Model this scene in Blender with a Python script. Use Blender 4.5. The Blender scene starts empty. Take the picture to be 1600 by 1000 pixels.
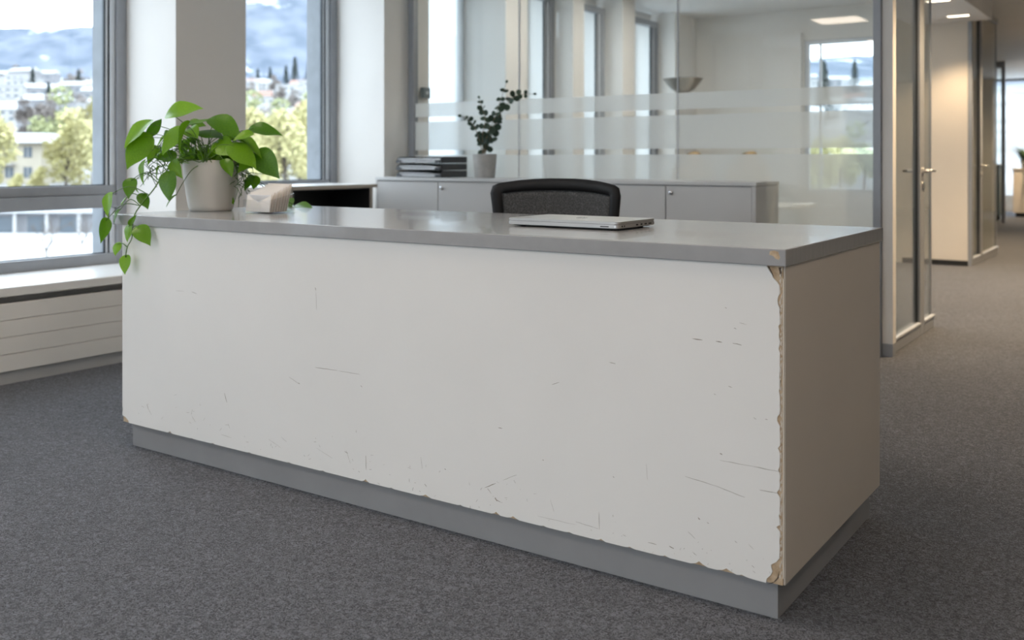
import bpy, bmesh, math, random
from mathutils import Vector, Matrix, noise
R = math.radians
SC = bpy.context.scene
COL = SC.collection
random.seed(7)

# ------------------------------------------------------------------ camera
CAM_H, TH, FPX, HOR = 1.15, R(34.4), 1540.0, 248.0
cam = bpy.data.cameras.new('camera')
camo = bpy.data.objects.new('camera', cam); COL.objects.link(camo)
camo.location = (0, 0, CAM_H)
camo.rotation_euler = (R(90), 0, TH)
cam.sensor_width = 36.0; cam.sensor_fit = 'HORIZONTAL'
cam.lens = FPX / 1600 * 36
cam.shift_y = -(500 - HOR) / 1600
cam.clip_start = 0.05; cam.clip_end = 6000
cam.dof.use_dof = True; cam.dof.focus_distance = 3.0; cam.dof.aperture_fstop = 2.8
SC.camera = camo

# ------------------------------------------------------------------ sky, exposure
W = bpy.data.worlds.new('overcast_sky'); SC.world = W
W.use_nodes = True
nt = W.node_tree; nt.nodes.clear()
wo = nt.nodes.new('ShaderNodeOutputWorld'); bg = nt.nodes.new('ShaderNodeBackground')
bg.inputs[0].default_value = (0.78, 0.89, 1.0, 1); bg.inputs[1].default_value = 5.8
nt.links.new(bg.outputs[0], wo.inputs[0])
VS = SC.view_settings
VS.view_transform = 'Standard'; VS.look = 'None'; VS.gamma = 1.0; VS.use_curve_mapping = False
VS.exposure = 0.14
try:
    SC.cycles.use_denoising = True
    SC.cycles.denoiser = 'OPENIMAGEDENOISE'
    SC.cycles.max_bounces = 14; SC.cycles.diffuse_bounces = 8; SC.cycles.glossy_bounces = 4
    SC.cycles.transparent_max_bounces = 24; SC.cycles.transmission_bounces = 8
    SC.cycles.sample_clamp_indirect = 6.0
    SC.cycles.caustics_reflective = False; SC.cycles.caustics_refractive = False
except Exception:
    pass

def portal(x, y, z, w, h, rot):
    l = bpy.data.lights.new('window_daylight_portal', 'AREA'); l.shape = 'RECTANGLE'
    l.size = w; l.size_y = h; l.energy = 1
    l.cycles.is_portal = True
    o = bpy.data.objects.new('window_daylight_portal', l); COL.objects.link(o)
    o.location = (x, y, z); o.rotation_euler = rot
    return o

# ------------------------------------------------------------------ pixel helpers (world directions measured from the photo)
S_, C_ = math.sin(TH), math.cos(TH)
def at(u, v, **k):
    X = (u - 800) / FPX
    d = (-S_ + X * C_, C_ + X * S_, -(v - HOR) / FPX)
    (a, val), = k.items()
    if a == 'Z':
        t = val
    else:
        i = 'xyz'.index(a); t = (val - (0, 0, CAM_H)[i]) / d[i]
    return Vector((t * d[0], t * d[1], CAM_H + t * d[2]))

# ------------------------------------------------------------------ materials
MAT = {}
def node(nt, t, **kw):
    n = nt.nodes.new(t)
    for k, v in kw.items():
        setattr(n, k, v)
    return n
def mat(name, col, rough=0.5, metal=0.0, var=0.06, scale=6.0, bump=0.0, bscale=200.0, spec=0.5, col2=None,
        coat=0.0, stretch=(1, 1, 1), trans=0.0, sss=0.0):
    m = bpy.data.materials.new(name); m.use_nodes = True
    n = m.node_tree; p = n.nodes['Principled BSDF']
    p.inputs['Roughness'].default_value = rough; p.inputs['Metallic'].default_value = metal
    p.inputs['Specular IOR Level'].default_value = spec; p.inputs['Coat Weight'].default_value = coat
    p.inputs['Transmission Weight'].default_value = trans
    tc = node(n, 'ShaderNodeTexCoord'); mp = node(n, 'ShaderNodeMapping')
    mp.inputs['Scale'].default_value = stretch
    n.links.new(tc.outputs['Object'], mp.inputs[0])
    nz = node(n, 'ShaderNodeTexNoise'); nz.inputs['Scale'].default_value = scale; nz.inputs['Detail'].default_value = 4
    n.links.new(mp.outputs[0], nz.inputs['Vector'])
    cr = node(n, 'ShaderNodeValToRGB')
    c2 = col2 or tuple(min(1, c * (1 + var)) for c in col)
    c1 = col if col2 else tuple(c * (1 - var) for c in col)
    cr.color_ramp.elements[0].position = 0.3; cr.color_ramp.elements[1].position = 0.7
    cr.color_ramp.elements[0].color = (*c1, 1); cr.color_ramp.elements[1].color = (*c2, 1)
    n.links.new(nz.outputs['Fac'], cr.inputs[0]); n.links.new(cr.outputs[0], p.inputs['Base Color'])
    if bump:
        b2 = node(n, 'ShaderNodeTexNoise'); b2.inputs['Scale'].default_value = bscale; b2.inputs['Detail'].default_value = 3
        n.links.new(mp.outputs[0], b2.inputs['Vector'])
        bp = node(n, 'ShaderNodeBump'); bp.inputs['Strength'].default_value = bump; bp.inputs['Distance'].default_value = 0.002
        n.links.new(b2.outputs['Fac'], bp.inputs['Height']); n.links.new(bp.outputs[0], p.inputs['Normal'])
    MAT[name] = m
    return m

mat('wall_paint', (0.77, 0.745, 0.71), 0.75, var=0.02, scale=2, bump=0.08, bscale=300)
mat('ceiling_paint', (0.78, 0.77, 0.75), 0.8, var=0.02, scale=2)
mat('warm_wall', (0.70, 0.64, 0.56), 0.7, var=0.03, scale=2, bump=0.05)
mat('frame_grey', (0.31, 0.325, 0.35), 0.38, metal=0.1, var=0.04, scale=12)
mat('frame_light', (0.60, 0.63, 0.67), 0.3, metal=0.1, var=0.04, scale=12)
mat('gasket', (0.02, 0.025, 0.03), 0.6, var=0.2)
mat('concrete', (0.17, 0.185, 0.20), 0.85, var=0.12, scale=9, bump=0.3, bscale=60)
mat('sill_laminate', (0.80, 0.79, 0.77), 0.32, var=0.02, scale=3)
mat('radiator_paint', (0.76, 0.74, 0.705), 0.5, var=0.02, scale=3)
mat('kick_grey', (0.42, 0.42, 0.42), 0.5, var=0.04)
mat('dark_gap', (0.05, 0.05, 0.05), 0.7)
mat('desk_white', (0.80, 0.785, 0.76), 0.5, var=0.025, scale=1.6, bump=0.03, bscale=90)
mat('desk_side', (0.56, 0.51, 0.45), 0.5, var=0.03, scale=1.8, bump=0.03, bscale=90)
mat('counter_grey', (0.33, 0.33, 0.335), 0.22, metal=0.0, coat=.25, var=0.05, scale=14, stretch=(1, 8, 1), bump=0.04, bscale=120)
mat('plinth_grey', (0.31, 0.31, 0.315), 0.42, metal=0.1, var=0.04, scale=8)
mat('chipboard', (0.42, 0.30, 0.19), 0.9, col2=(0.62, 0.48, 0.33), scale=60, bump=0.9, bscale=140)
mat('chip_dark', (0.10, 0.075, 0.055), 0.9, var=0.3, scale=80, bump=0.5)
mat('scratch', (0.20, 0.16, 0.13), 0.9, col2=(0.34, 0.29, 0.24), scale=120)
mat('edge_band', (0.66, 0.60, 0.52), 0.5, var=0.05, scale=20)
mat('cab_grey', (0.56, 0.555, 0.55), 0.42, var=0.02, scale=3)
mat('cab_top', (0.60, 0.60, 0.60), 0.35, var=0.02, scale=3)
mat('chrome', (0.75, 0.75, 0.76), 0.18, metal=1.0, var=0.02)
mat('steel', (0.72, 0.70, 0.67), 0.35, metal=1.0, var=0.03)
mat('black_plastic', (0.010, 0.010, 0.011), 0.6, spec=.25, var=0.15, bump=0.05)
mat('black_fabric', (0.022, 0.022, 0.024), 0.85, var=0.2, scale=80, bump=0.5, bscale=500)
mat('tray_black', (0.045, 0.047, 0.052), 0.38, var=0.1)
mat('paper', (0.84, 0.85, 0.87), 0.8, var=0.03, scale=30)
mat('card_paper', (0.80, 0.76, 0.72), 0.75, var=0.04, scale=20)
mat('aluminium', (0.50, 0.49, 0.48), 0.34, metal=0.85, var=0.02, bump=0.02, bscale=800)
mat('laptop_dark', (0.03, 0.03, 0.032), 0.5)
mat('pot_grey', (0.58, 0.55, 0.51), 0.45, var=0.03, scale=8, bump=0.06, bscale=60)
mat('pot_concrete', (0.40, 0.39, 0.375), 0.75, var=0.10, scale=16, bump=0.25, bscale=90)
mat('soil', (0.05, 0.035, 0.022), 0.95, var=0.4, scale=60, bump=1.0)
mat('stem_green', (0.06, 0.14, 0.015), 0.5, var=0.2, scale=30)
mat('stem_brown', (0.16, 0.11, 0.06), 0.7, var=0.25, scale=30)
mat('oak_taupe', (0.43, 0.38, 0.32), 0.55, var=0.08, scale=10, stretch=(1, 1, 8))
mat('niche_black', (0.012, 0.012, 0.013), 0.5)
mat('tan_leather', (0.40, 0.27, 0.13), 0.6, var=0.15, scale=12, bump=0.1)
mat('table_white', (0.72, 0.70, 0.67), 0.35, var=0.02)
mat('lamp_metal', (0.22, 0.20, 0.17), 0.34, metal=0.8, var=0.05)
mat('black_base', (0.015, 0.015, 0.015), 0.5)
mat('thermostat_grey', (0.16, 0.20, 0.22), 0.5)
mat('snow_ground', (0.44, 0.445, 0.455), 0.9, var=0.08, scale=0.05)
mat('house_white', (0.36, 0.355, 0.35), 0.9, var=0.06, scale=0.3)
mat('house_cream', (0.40, 0.36, 0.29), 0.9, var=0.06, scale=0.3)
mat('house_grey', (0.21, 0.21, 0.22), 0.9, var=0.08, scale=0.3)
mat('roof_snow', (0.36, 0.365, 0.37), 0.9, var=0.05, scale=0.3)
mat('roof_red', (0.27, 0.17, 0.14), 0.9, var=0.1, scale=0.5)
mat('house_window', (0.09, 0.11, 0.13), 0.2, var=0.1)
mat('conifer', (0.030, 0.052, 0.045), 0.9, var=0.3, scale=0.8)
mat('autumn_leaf', (0.34, 0.32, 0.14), 0.8, col2=(0.52, 0.47, 0.24), scale=0.7)
mat('green_leaf_tree', (0.22, 0.25, 0.13), 0.8, col2=(0.36, 0.37, 0.19), scale=0.7)
mat('brown_tree', (0.20, 0.175, 0.16), 0.9, var=0.2, scale=0.7)
mat('bark', (0.09, 0.07, 0.055), 0.9, var=0.3, scale=4)
mat('far_leaf', (0.03, 0.07, 0.015), 0.6, var=0.3, scale=20)

def leaf_material(name, c1, c2, tl=0.35, rough=0.35):
    m = bpy.data.materials.new(name); m.use_nodes = True
    n = m.node_tree; p = n.nodes['Principled BSDF']; out = n.nodes['Material Output']
    tc = node(n, 'ShaderNodeTexCoord'); oi = node(n, 'ShaderNodeObjectInfo')
    nz = node(n, 'ShaderNodeTexNoise'); nz.inputs['Scale'].default_value = 25
    n.links.new(tc.outputs['Object'], nz.inputs['Vector'])
    ad = node(n, 'ShaderNodeMath', operation='MULTIPLY_ADD'); ad.inputs[1].default_value = 0.6
    n.links.new(oi.outputs['Random'], ad.inputs[0])
    mu = node(n, 'ShaderNodeMath', operation='MULTIPLY'); mu.inputs[1].default_value = 0.4
    n.links.new(nz.outputs['Fac'], mu.inputs[0]); n.links.new(mu.outputs[0], ad.inputs[2])
    cr = node(n, 'ShaderNodeValToRGB')
    cr.color_ramp.elements[0].position = 0.15; cr.color_ramp.elements[1].position = 0.85
    cr.color_ramp.elements[0].color = (*c1, 1); cr.color_ramp.elements[1].color = (*c2, 1)
    n.links.new(ad.outputs[0], cr.inputs[0]); n.links.new(cr.outputs[0], p.inputs['Base Color'])
    p.inputs['Roughness'].default_value = rough
    t = node(n, 'ShaderNodeBsdfTranslucent'); n.links.new(cr.outputs[0], t.inputs[0])
    mx = node(n, 'ShaderNodeMixShader'); mx.inputs[0].default_value = tl
    n.links.new(p.outputs[0], mx.inputs[1]); n.links.new(t.outputs[0], mx.inputs[2])
    n.links.new(mx.outputs[0], out.inputs[0])
    MAT[name] = m
leaf_material('vine_leaf', (0.05, 0.16, 0.004), (0.20, 0.42, 0.010))
leaf_material('blind_fabric', (.90, .92, .93), (.93, .94, .95), .78, .9)
leaf_material('eucalyptus_leaf', (0.018, 0.04, 0.024), (0.06, 0.095, 0.06), 0.2, 0.6)

def glass_material(name, tint, refl=1.0):
    m = bpy.data.materials.new(name); m.use_nodes = True
    n = m.node_tree; n.nodes.clear()
    out = node(n, 'ShaderNodeOutputMaterial')
    t = node(n, 'ShaderNodeBsdfTransparent'); t.inputs[0].default_value = (*tint, 1)
    g = node(n, 'ShaderNodeBsdfGlossy'); g.inputs['Roughness'].default_value = 0.0
    lw = node(n, 'ShaderNodeLayerWeight'); lw.inputs[0].default_value = 0.5     # Schlick reflectance, same from both sides
    pw = node(n, 'ShaderNodeMath', operation='POWER'); pw.inputs[1].default_value = 5.0
    f = node(n, 'ShaderNodeMath', operation='MULTIPLY_ADD'); f.inputs[1].default_value = 0.96; f.inputs[2].default_value = 0.04
    n.links.new(lw.outputs['Facing'], pw.inputs[0]); n.links.new(pw.outputs[0], f.inputs[0])
    nz = node(n, 'ShaderNodeTexNoise'); nz.inputs['Scale'].default_value = 1.5
    mu = node(n, 'ShaderNodeMath', operation='MULTIPLY'); mu.inputs[1].default_value = refl
    mr = node(n, 'ShaderNodeMapRange'); mr.inputs[3].default_value = 0.93; mr.inputs[4].default_value = 1.05
    n.links.new(nz.outputs['Fac'], mr.inputs[0])
    m2 = node(n, 'ShaderNodeMath', operation='MULTIPLY')
    n.links.new(f.outputs[0], mu.inputs[0]); n.links.new(mu.outputs[0], m2.inputs[0]); n.links.new(mr.outputs[0], m2.inputs[1])
    mx = node(n, 'ShaderNodeMixShader')
    n.links.new(m2.outputs[0], mx.inputs[0]); n.links.new(t.outputs[0], mx.inputs[1]); n.links.new(g.outputs[0], mx.inputs[2])
    n.links.new(mx.outputs[0], out.inputs[0])
    MAT[name] = m
glass_material('clear_glass', (0.975, 0.985, 0.985), 0.8)
glass_material('partition_glass', (0.945, 0.97, 0.97), 1.0)
glass_material('acrylic', (0.97, 0.975, 0.98), 1.3)

def frost_material():
    m = bpy.data.materials.new('frosted_film'); m.use_nodes = True
    n = m.node_tree; n.nodes.clear()
    out = node(n, 'ShaderNodeOutputMaterial')
    t = node(n, 'ShaderNodeBsdfTransparent'); t.inputs[0].default_value = (0.93, 0.96, 0.97, 1)
    tr = node(n, 'ShaderNodeBsdfTranslucent'); d = node(n, 'ShaderNodeBsdfDiffuse')
    nz = node(n, 'ShaderNodeTexNoise'); nz.inputs['Scale'].default_value = 300
    cr = node(n, 'ShaderNodeValToRGB')
    cr.color_ramp.elements[0].color = (0.86, 0.91, 0.93, 1); cr.color_ramp.elements[1].color = (0.91, 0.945, 0.955, 1)
    n.links.new(nz.outputs['Fac'], cr.inputs[0])
    n.links.new(cr.outputs[0], tr.inputs[0]); n.links.new(cr.outputs[0], d.inputs[0])
    a = node(n, 'ShaderNodeMixShader'); a.inputs[0].default_value = 0.5
    b = node(n, 'ShaderNodeMixShader'); b.inputs[0].default_value = 0.25
    n.links.new(tr.outputs[0], a.inputs[1]); n.links.new(d.outputs[0], a.inputs[2])
    n.links.new(a.outputs[0], b.inputs[1]); n.links.new(t.outputs[0], b.inputs[2])
    n.links.new(b.outputs[0], out.inputs[0])
    MAT['frosted_film'] = m
frost_material()

def mesh_fabric():
    m = bpy.data.materials.new('mesh_fabric'); m.use_nodes = True
    n = m.node_tree; p = n.nodes['Principled BSDF']; out = n.nodes['Material Output']
    tc = node(n, 'ShaderNodeTexCoord')
    ck = node(n, 'ShaderNodeTexVoronoi'); ck.inputs['Scale'].default_value = 170
    n.links.new(tc.outputs['Object'], ck.inputs['Vector'])
    cr = node(n, 'ShaderNodeValToRGB')
    cr.color_ramp.elements[0].color = (0.008, 0.008, 0.009, 1); cr.color_ramp.elements[1].color = (0.10, 0.10, 0.10, 1)
    n.links.new(ck.outputs['Distance'], cr.inputs[0]); n.links.new(cr.outputs[0], p.inputs['Base Color'])
    p.inputs['Roughness'].default_value = 0.8
    t = node(n, 'ShaderNodeBsdfTransparent'); mx = node(n, 'ShaderNodeMixShader'); mx.inputs[0].default_value = 0.04
    n.links.new(p.outputs[0], mx.inputs[1]); n.links.new(t.outputs[0], mx.inputs[2]); n.links.new(mx.outputs[0], out.inputs[0])
    MAT['mesh_fabric'] = m
mesh_fabric()

def carpet_material():
    m = bpy.data.materials.new('carpet'); m.use_nodes = True
    n = m.node_tree; p = n.nodes['Principled BSDF']
    tc = node(n, 'ShaderNodeTexCoord')
    wn = node(n, 'ShaderNodeTexNoise'); wn.inputs['Scale'].default_value = 55; wn.inputs['Detail'].default_value = 2
    n.links.new(tc.outputs['Object'], wn.inputs['Vector'])
    mixv = node(n, 'ShaderNodeVectorMath', operation='MULTIPLY_ADD'); mixv.inputs[1].default_value = (0.05, 0.05, 0.05)
    n.links.new(wn.outputs['Color'], mixv.inputs[0]); n.links.new(tc.outputs['Object'], mixv.inputs[2])
    n2 = node(n, 'ShaderNodeTexNoise'); n2.inputs['Scale'].default_value = 85; n2.inputs['Detail'].default_value = 1.5
    n2.inputs['Distortion'].default_value = 0.8
    n.links.new(mixv.outputs[0], n2.inputs['Vector'])
    sb = node(n, 'ShaderNodeMath', operation='SUBTRACT'); sb.inputs[1].default_value = 0.5
    ab = node(n, 'ShaderNodeMath', operation='ABSOLUTE')          # thin curled yarn loops
    n.links.new(n2.outputs['Fac'], sb.inputs[0]); n.links.new(sb.outputs[0], ab.inputs[0])
    yarn = node(n, 'ShaderNodeMapRange'); yarn.inputs[1].default_value = 0.0; yarn.inputs[2].default_value = 0.10
    yarn.inputs[3].default_value = 1.0; yarn.inputs[4].default_value = 0.0
    n.links.new(ab.outputs[0], yarn.inputs[0])
    fine = node(n, 'ShaderNodeTexNoise'); fine.inputs['Scale'].default_value = 260; fine.inputs['Detail'].default_value = 2
    n.links.new(tc.outputs['Object'], fine.inputs['Vector'])
    hh = node(n, 'ShaderNodeMath', operation='MULTIPLY_ADD'); hh.inputs[1].default_value = 0.65
    fm = node(n, 'ShaderNodeMath', operation='MULTIPLY'); fm.inputs[1].default_value = 0.45
    n.links.new(fine.outputs['Fac'], fm.inputs[0]); n.links.new(yarn.outputs[0], hh.inputs[0]); n.links.new(fm.outputs[0], hh.inputs[2])
    cr = node(n, 'ShaderNodeValToRGB'); e = cr.color_ramp.elements
    e[0].position = 0.12; e[1].position = 0.95
    e[0].color = (0.022, 0.024, 0.029, 1); e[1].color = (0.245, 0.257, 0.295, 1)
    n.links.new(hh.outputs[0], cr.inputs[0])
    big = node(n, 'ShaderNodeTexNoise'); big.inputs['Scale'].default_value = 1.3; big.inputs['Detail'].default_value = 3
    n.links.new(tc.outputs['Object'], big.inputs['Vector'])
    mr = node(n, 'ShaderNodeMapRange'); mr.inputs[3].default_value = 0.88; mr.inputs[4].default_value = 1.12
    n.links.new(big.outputs['Fac'], mr.inputs[0])
    mu = node(n, 'ShaderNodeVectorMath', operation='SCALE')
    n.links.new(cr.outputs[0], mu.inputs[0]); n.links.new(mr.outputs[0], mu.inputs['Scale'])
    n.links.new(mu.outputs[0], p.inputs['Base Color'])
    p.inputs['Roughness'].default_value = 0.95; p.inputs['Specular IOR Level'].default_value = 0.15
    p.inputs['Sheen Weight'].default_value = 0.15
    bp = node(n, 'ShaderNodeBump'); bp.inputs['Strength'].default_value = 0.9; bp.inputs['Distance'].default_value = 0.004
    n.links.new(hh.outputs[0], bp.inputs['Height']); n.links.new(bp.outputs[0], p.inputs['Normal'])
    MAT['carpet'] = m
carpet_material()

def hill_material():
    m = bpy.data.materials.new('hillside'); m.use_nodes = True
    n = m.node_tree; p = n.nodes['Principled BSDF']
    tc = node(n, 'ShaderNodeTexCoord'); g = node(n, 'ShaderNodeNewGeometry'); sp = node(n, 'ShaderNodeSeparateXYZ')
    n.links.new(g.outputs['Position'], sp.inputs[0])
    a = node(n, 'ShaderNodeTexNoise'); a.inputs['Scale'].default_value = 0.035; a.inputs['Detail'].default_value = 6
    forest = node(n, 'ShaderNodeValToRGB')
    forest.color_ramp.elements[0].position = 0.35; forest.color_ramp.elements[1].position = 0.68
    forest.color_ramp.elements[0].color = (0.092, 0.112, 0.142, 1); forest.color_ramp.elements[1].color = (0.16, 0.178, 0.215, 1)  # pale blue puts the haze of distance into the woodland colour
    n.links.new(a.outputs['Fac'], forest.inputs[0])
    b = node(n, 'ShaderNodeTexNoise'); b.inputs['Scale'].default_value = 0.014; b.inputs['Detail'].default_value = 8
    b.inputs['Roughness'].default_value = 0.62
    def dot(v):
        q = node(n, 'ShaderNodeVectorMath', operation='DOT_PRODUCT'); q.inputs[1].default_value = v
        n.links.new(g.outputs['Position'], q.inputs[0]); return q.outputs['Value']
    cx = node(n, 'ShaderNodeCombineXYZ')            # patches stretch up and down the slope
    n.links.new(dot((.6, .8, 0)), cx.inputs[0]); n.links.new(dot((0, 0, 1.15)), cx.inputs[1]); n.links.new(dot((-.06, .045, 0)), cx.inputs[2])
    n.links.new(cx.outputs[0], b.inputs['Vector']); n.links.new(cx.outputs[0], a.inputs['Vector'])
    # snow fields become more common higher up, the lower town ground is pale
    hz = node(n, 'ShaderNodeMapRange'); hz.inputs[1].default_value = 110; hz.inputs[2].default_value = 330
    hz.inputs[3].default_value = -0.04; hz.inputs[4].default_value = 0.09
    n.links.new(sp.outputs[2], hz.inputs[0])
    ad = node(n, 'ShaderNodeMath', operation='ADD'); n.links.new(b.outputs['Fac'], ad.inputs[0]); n.links.new(hz.outputs[0], ad.inputs[1])
    st = node(n, 'ShaderNodeMapRange'); st.inputs[1].default_value = 0.555; st.inputs[2].default_value = 0.60
    n.links.new(ad.outputs[0], st.inputs[0])
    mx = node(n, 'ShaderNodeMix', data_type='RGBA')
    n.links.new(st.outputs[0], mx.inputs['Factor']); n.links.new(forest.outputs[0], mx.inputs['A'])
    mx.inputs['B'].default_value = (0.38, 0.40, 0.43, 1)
    low = node(n, 'ShaderNodeMapRange'); low.inputs[1].default_value = 34; low.inputs[2].default_value = 52
    n.links.new(sp.outputs[2], low.inputs[0])
    tn = node(n, 'ShaderNodeValToRGB'); tn.color_ramp.elements[0].position = 0.42; tn.color_ramp.elements[1].position = 0.58
    tn.color_ramp.elements[0].color = (0.20, 0.19, 0.18, 1); tn.color_ramp.elements[1].color = (0.31, 0.31, 0.31, 1)
    c = node(n, 'ShaderNodeTexNoise'); c.inputs['Scale'].default_value = 0.03; c.inputs['Detail'].default_value = 4
    n.links.new(tc.outputs['Object'], c.inputs['Vector']); n.links.new(c.outputs['Fac'], tn.inputs[0])
    m2 = node(n, 'ShaderNodeMix', data_type='RGBA')
    n.links.new(low.outputs[0], m2.inputs['Factor']); n.links.new(tn.outputs[0], m2.inputs['A']); n.links.new(mx.outputs['Result'], m2.inputs['B'])
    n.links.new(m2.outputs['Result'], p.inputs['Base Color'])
    p.inputs['Roughness'].default_value = 1.0; p.inputs['Specular IOR Level'].default_value = 0.0
    MAT['hillside'] = m
hill_material()

# ------------------------------------------------------------------ object helpers
def org(o):
    v = Vector((0, 0, 0))
    while o is not None:
        v = v + Vector(o.location); o = o.parent
    return v
def tag(o, label=None, cat=None, group=None, kind=None):
    if label: o['label'] = label
    if cat: o['category'] = cat
    if group: o['group'] = group
    if kind: o['kind'] = kind
    return o
def thing(name, loc, label, cat, group=None):
    o = bpy.data.objects.new(name, None); COL.objects.link(o); o.location = loc
    o.empty_display_size = 0.1
    return tag(o, label, cat, group)
def struct(name, loc=(0, 0, 0), label=None):
    o = bpy.data.objects.new(name, None); COL.objects.link(o); o.location = loc
    return tag(o, label, None, None, 'structure')
def finish(name, bm, m, parent=None, smooth=False, local=False):
    off = org(parent) if (parent is not None and not local) else Vector((0, 0, 0))
    if off.length: bmesh.ops.translate(bm, verts=bm.verts, vec=-off)
    bmesh.ops.recalc_face_normals(bm, faces=bm.faces)
    me = bpy.data.meshes.new(name); bm.to_mesh(me); bm.free()
    if smooth:
        for p in me.polygons: p.use_smooth = True
    me.materials.append(MAT[m])
    o = bpy.data.objects.new(name, me); COL.objects.link(o); o.parent = parent
    return o
def add_box(bm, x0, x1, y0, y1, z0, z1, bev=0.0, seg=1):
    t = bmesh.new()
    vs = [t.verts.new((x, y, z)) for x in (x0, x1) for y in (y0, y1) for z in (z0, z1)]
    for f in ((0, 1, 3, 2), (4, 6, 7, 5), (0, 4, 5, 1), (2, 3, 7, 6), (0, 2, 6, 4), (1, 5, 7, 3)):
        t.faces.new([vs[i] for i in f])
    if bev: bmesh.ops.bevel(t, geom=t.edges[:], offset=bev, segments=seg, affect='EDGES', profile=0.6)
    merge(bm, t)
def merge(bm, t, mtx=None):
    mp = {}
    for v in t.verts: mp[v] = bm.verts.new(mtx @ v.co if mtx else v.co)
    for f in t.faces:
        try:
            nf = bm.faces.new([mp[v] for v in f.verts]); nf.smooth = f.smooth
        except ValueError: pass
    t.free()
def box(name, x0, x1, y0, y1, z0, z1, m, parent=None, bev=0.0, seg=1, local=False):
    bm = bmesh.new(); add_box(bm, x0, x1, y0, y1, z0, z1, bev, seg)
    return finish(name, bm, m, parent, local=local)
def prism(bm, pts, d0, d1, axis='y'):
    """polygon pts (a, b) extruded along axis"""
    def P(a, b, d): return {'y': (a, d, b), 'x': (d, a, b), 'z': (a, b, d)}[axis]
    A = [bm.verts.new(P(a, b, d0)) for a, b in pts]; B = [bm.verts.new(P(a, b, d1)) for a, b in pts]
    bm.faces.new(A); bm.faces.new(B[::-1])
    n = len(pts)
    for i in range(n): bm.faces.new((A[i], A[(i + 1) % n], B[(i + 1) % n], B[i]))
def lathe(bm, prof, c=(0, 0, 0), n=40, cap0=True, cap1=False):
    rings = []
    for r, z in prof:
        rings.append([bm.verts.new((c[0] + r * math.cos(2 * math.pi * i / n), c[1] + r * math.sin(2 * math.pi * i / n), c[2] + z)) for i in range(n)])
    for a, b in zip(rings, rings[1:]):
        for i in range(n):
            f = bm.faces.new((a[i], a[(i + 1) % n], b[(i + 1) % n], b[i])); f.smooth = True
    if cap0: bm.faces.new(rings[0][::-1])
    if cap1: bm.faces.new(rings[-1])
def tube(bm, pts, r, n=6, r1=None):
    pts = [Vector(p) for p in pts]; r1 = r if r1 is None else r1
    rings = []
    for i, p in enumerate(pts):
        d = (pts[min(i + 1, len(pts) - 1)] - pts[max(i - 1, 0)])
        d = d.normalized() if d.length > 1e-9 else Vector((0, 0, 1))
        a = d.orthogonal().normalized() if not rings else None
        if a is None:
            a = (prev - d * prev.dot(d)); a = a.normalized() if a.length > 1e-6 else d.orthogonal().normalized()
        prev = a; b = d.cross(a)
        rr = r + (r1 - r) * i / max(1, len(pts) - 1)
        rings.append([bm.verts.new(p + (a * math.cos(2 * math.pi * k / n) + b * math.sin(2 * math.pi * k / n)) * rr) for k in range(n)])
    for A, B in zip(rings, rings[1:]):
        for k in range(n):
            f = bm.faces.new((A[k], A[(k + 1) % n], B[(k + 1) % n], B[k])); f.smooth = True
    bm.faces.new(rings[0][::-1]); bm.faces.new(rings[-1])
def smooth_path(pts, n=6):
    pts = [Vector(p) for p in pts]; out = []
    for i in range(len(pts) - 1):
        p0, p1, p2, p3 = pts[max(i - 1, 0)], pts[i], pts[i + 1], pts[min(i + 2, len(pts) - 1)]
        for k in range(n):
            t = k / n
            out.append(0.5 * ((2 * p1) + (p2 - p0) * t + (2 * p0 - 5 * p1 + 4 * p2 - p3) * t * t + (3 * p1 - p0 - 3 * p2 + p3) * t ** 3))
    out.append(pts[-1]); return out
def copy_tree(o, parent=None):
    c = o.copy(); COL.objects.link(c); c.parent = parent
    for ch in [k for k in bpy.data.objects if k.parent == o]: copy_tree(ch, c)
    return c

# ================================================================== ROOM SHELL
XW = -5.55        # inner face of the window frames
XP = -5.06        # room face of the piers
YG = 5.97         # glass partition
CEIL = 2.90
XD = -1.45        # corridor line of the glass offices
YB = 11.47        # end wall of the meeting room
YR = -5.2         # wall behind the camera
XR = 3.0
YF = 24.0         # far facade of the corridor

fl = struct('floor', label='dark grey looped office carpet')
box('carpet', -5.62, XR, YR, YB + .12, -0.05, 0.0, 'carpet', fl)
box('carpet', -3.85, XR, YB + .12, YF, -0.05, 0.0, 'carpet', fl)
ce = struct('ceiling', label='plain white office ceiling')
box('ceiling_field', -5.62, XR, YR, YB + .12, CEIL, CEIL + .1, 'ceiling_paint', ce)
box('ceiling_field', -3.85, XR, YB + .12, YF, CEIL, CEIL + .1, 'ceiling_paint', ce)
box('soffit', -2.5, -1.70, 7.22, YB, 2.62, CEIL, 'ceiling_paint', ce)

# ---- left wall: piers, spandrel and head
wl = struct('wall_left', label='white window wall with deep piers')
piers = [(-5.3, -5.06), (-3.74, -3.20), (-1.86, -1.32), (0.02, 0.56), (1.90, 2.44), (3.78, 4.32), (5.66, 6.20)]
for a, b in piers: box('pier', -5.62, XP, a, b, 0, CEIL, 'wall_paint', wl)
mp_ = [(7.29, 7.65), (8.47, 8.69), (9.52, 9.81), (10.85, YB)]
for a, b in mp_: box('pier', -5.62, XP, a, b, 0, CEIL, 'wall_paint', wl)
box('spandrel', -5.72, -5.62, YR, YB, -0.4, 0.485, 'concrete', wl)
box('spandrel', -5.62, -5.10, YR, YB, 0.0, 0.44, 'wall_paint', wl)
box('lintel', -5.70, -5.40, YR, YB, 2.80, CEIL, 'wall_paint', wl)
# concrete fins outside
for a, b in piers + mp_: box('facade_fin', -5.83, -5.62, a - .06, b + .06, -1.0, 3.4, 'concrete', wl)

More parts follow.
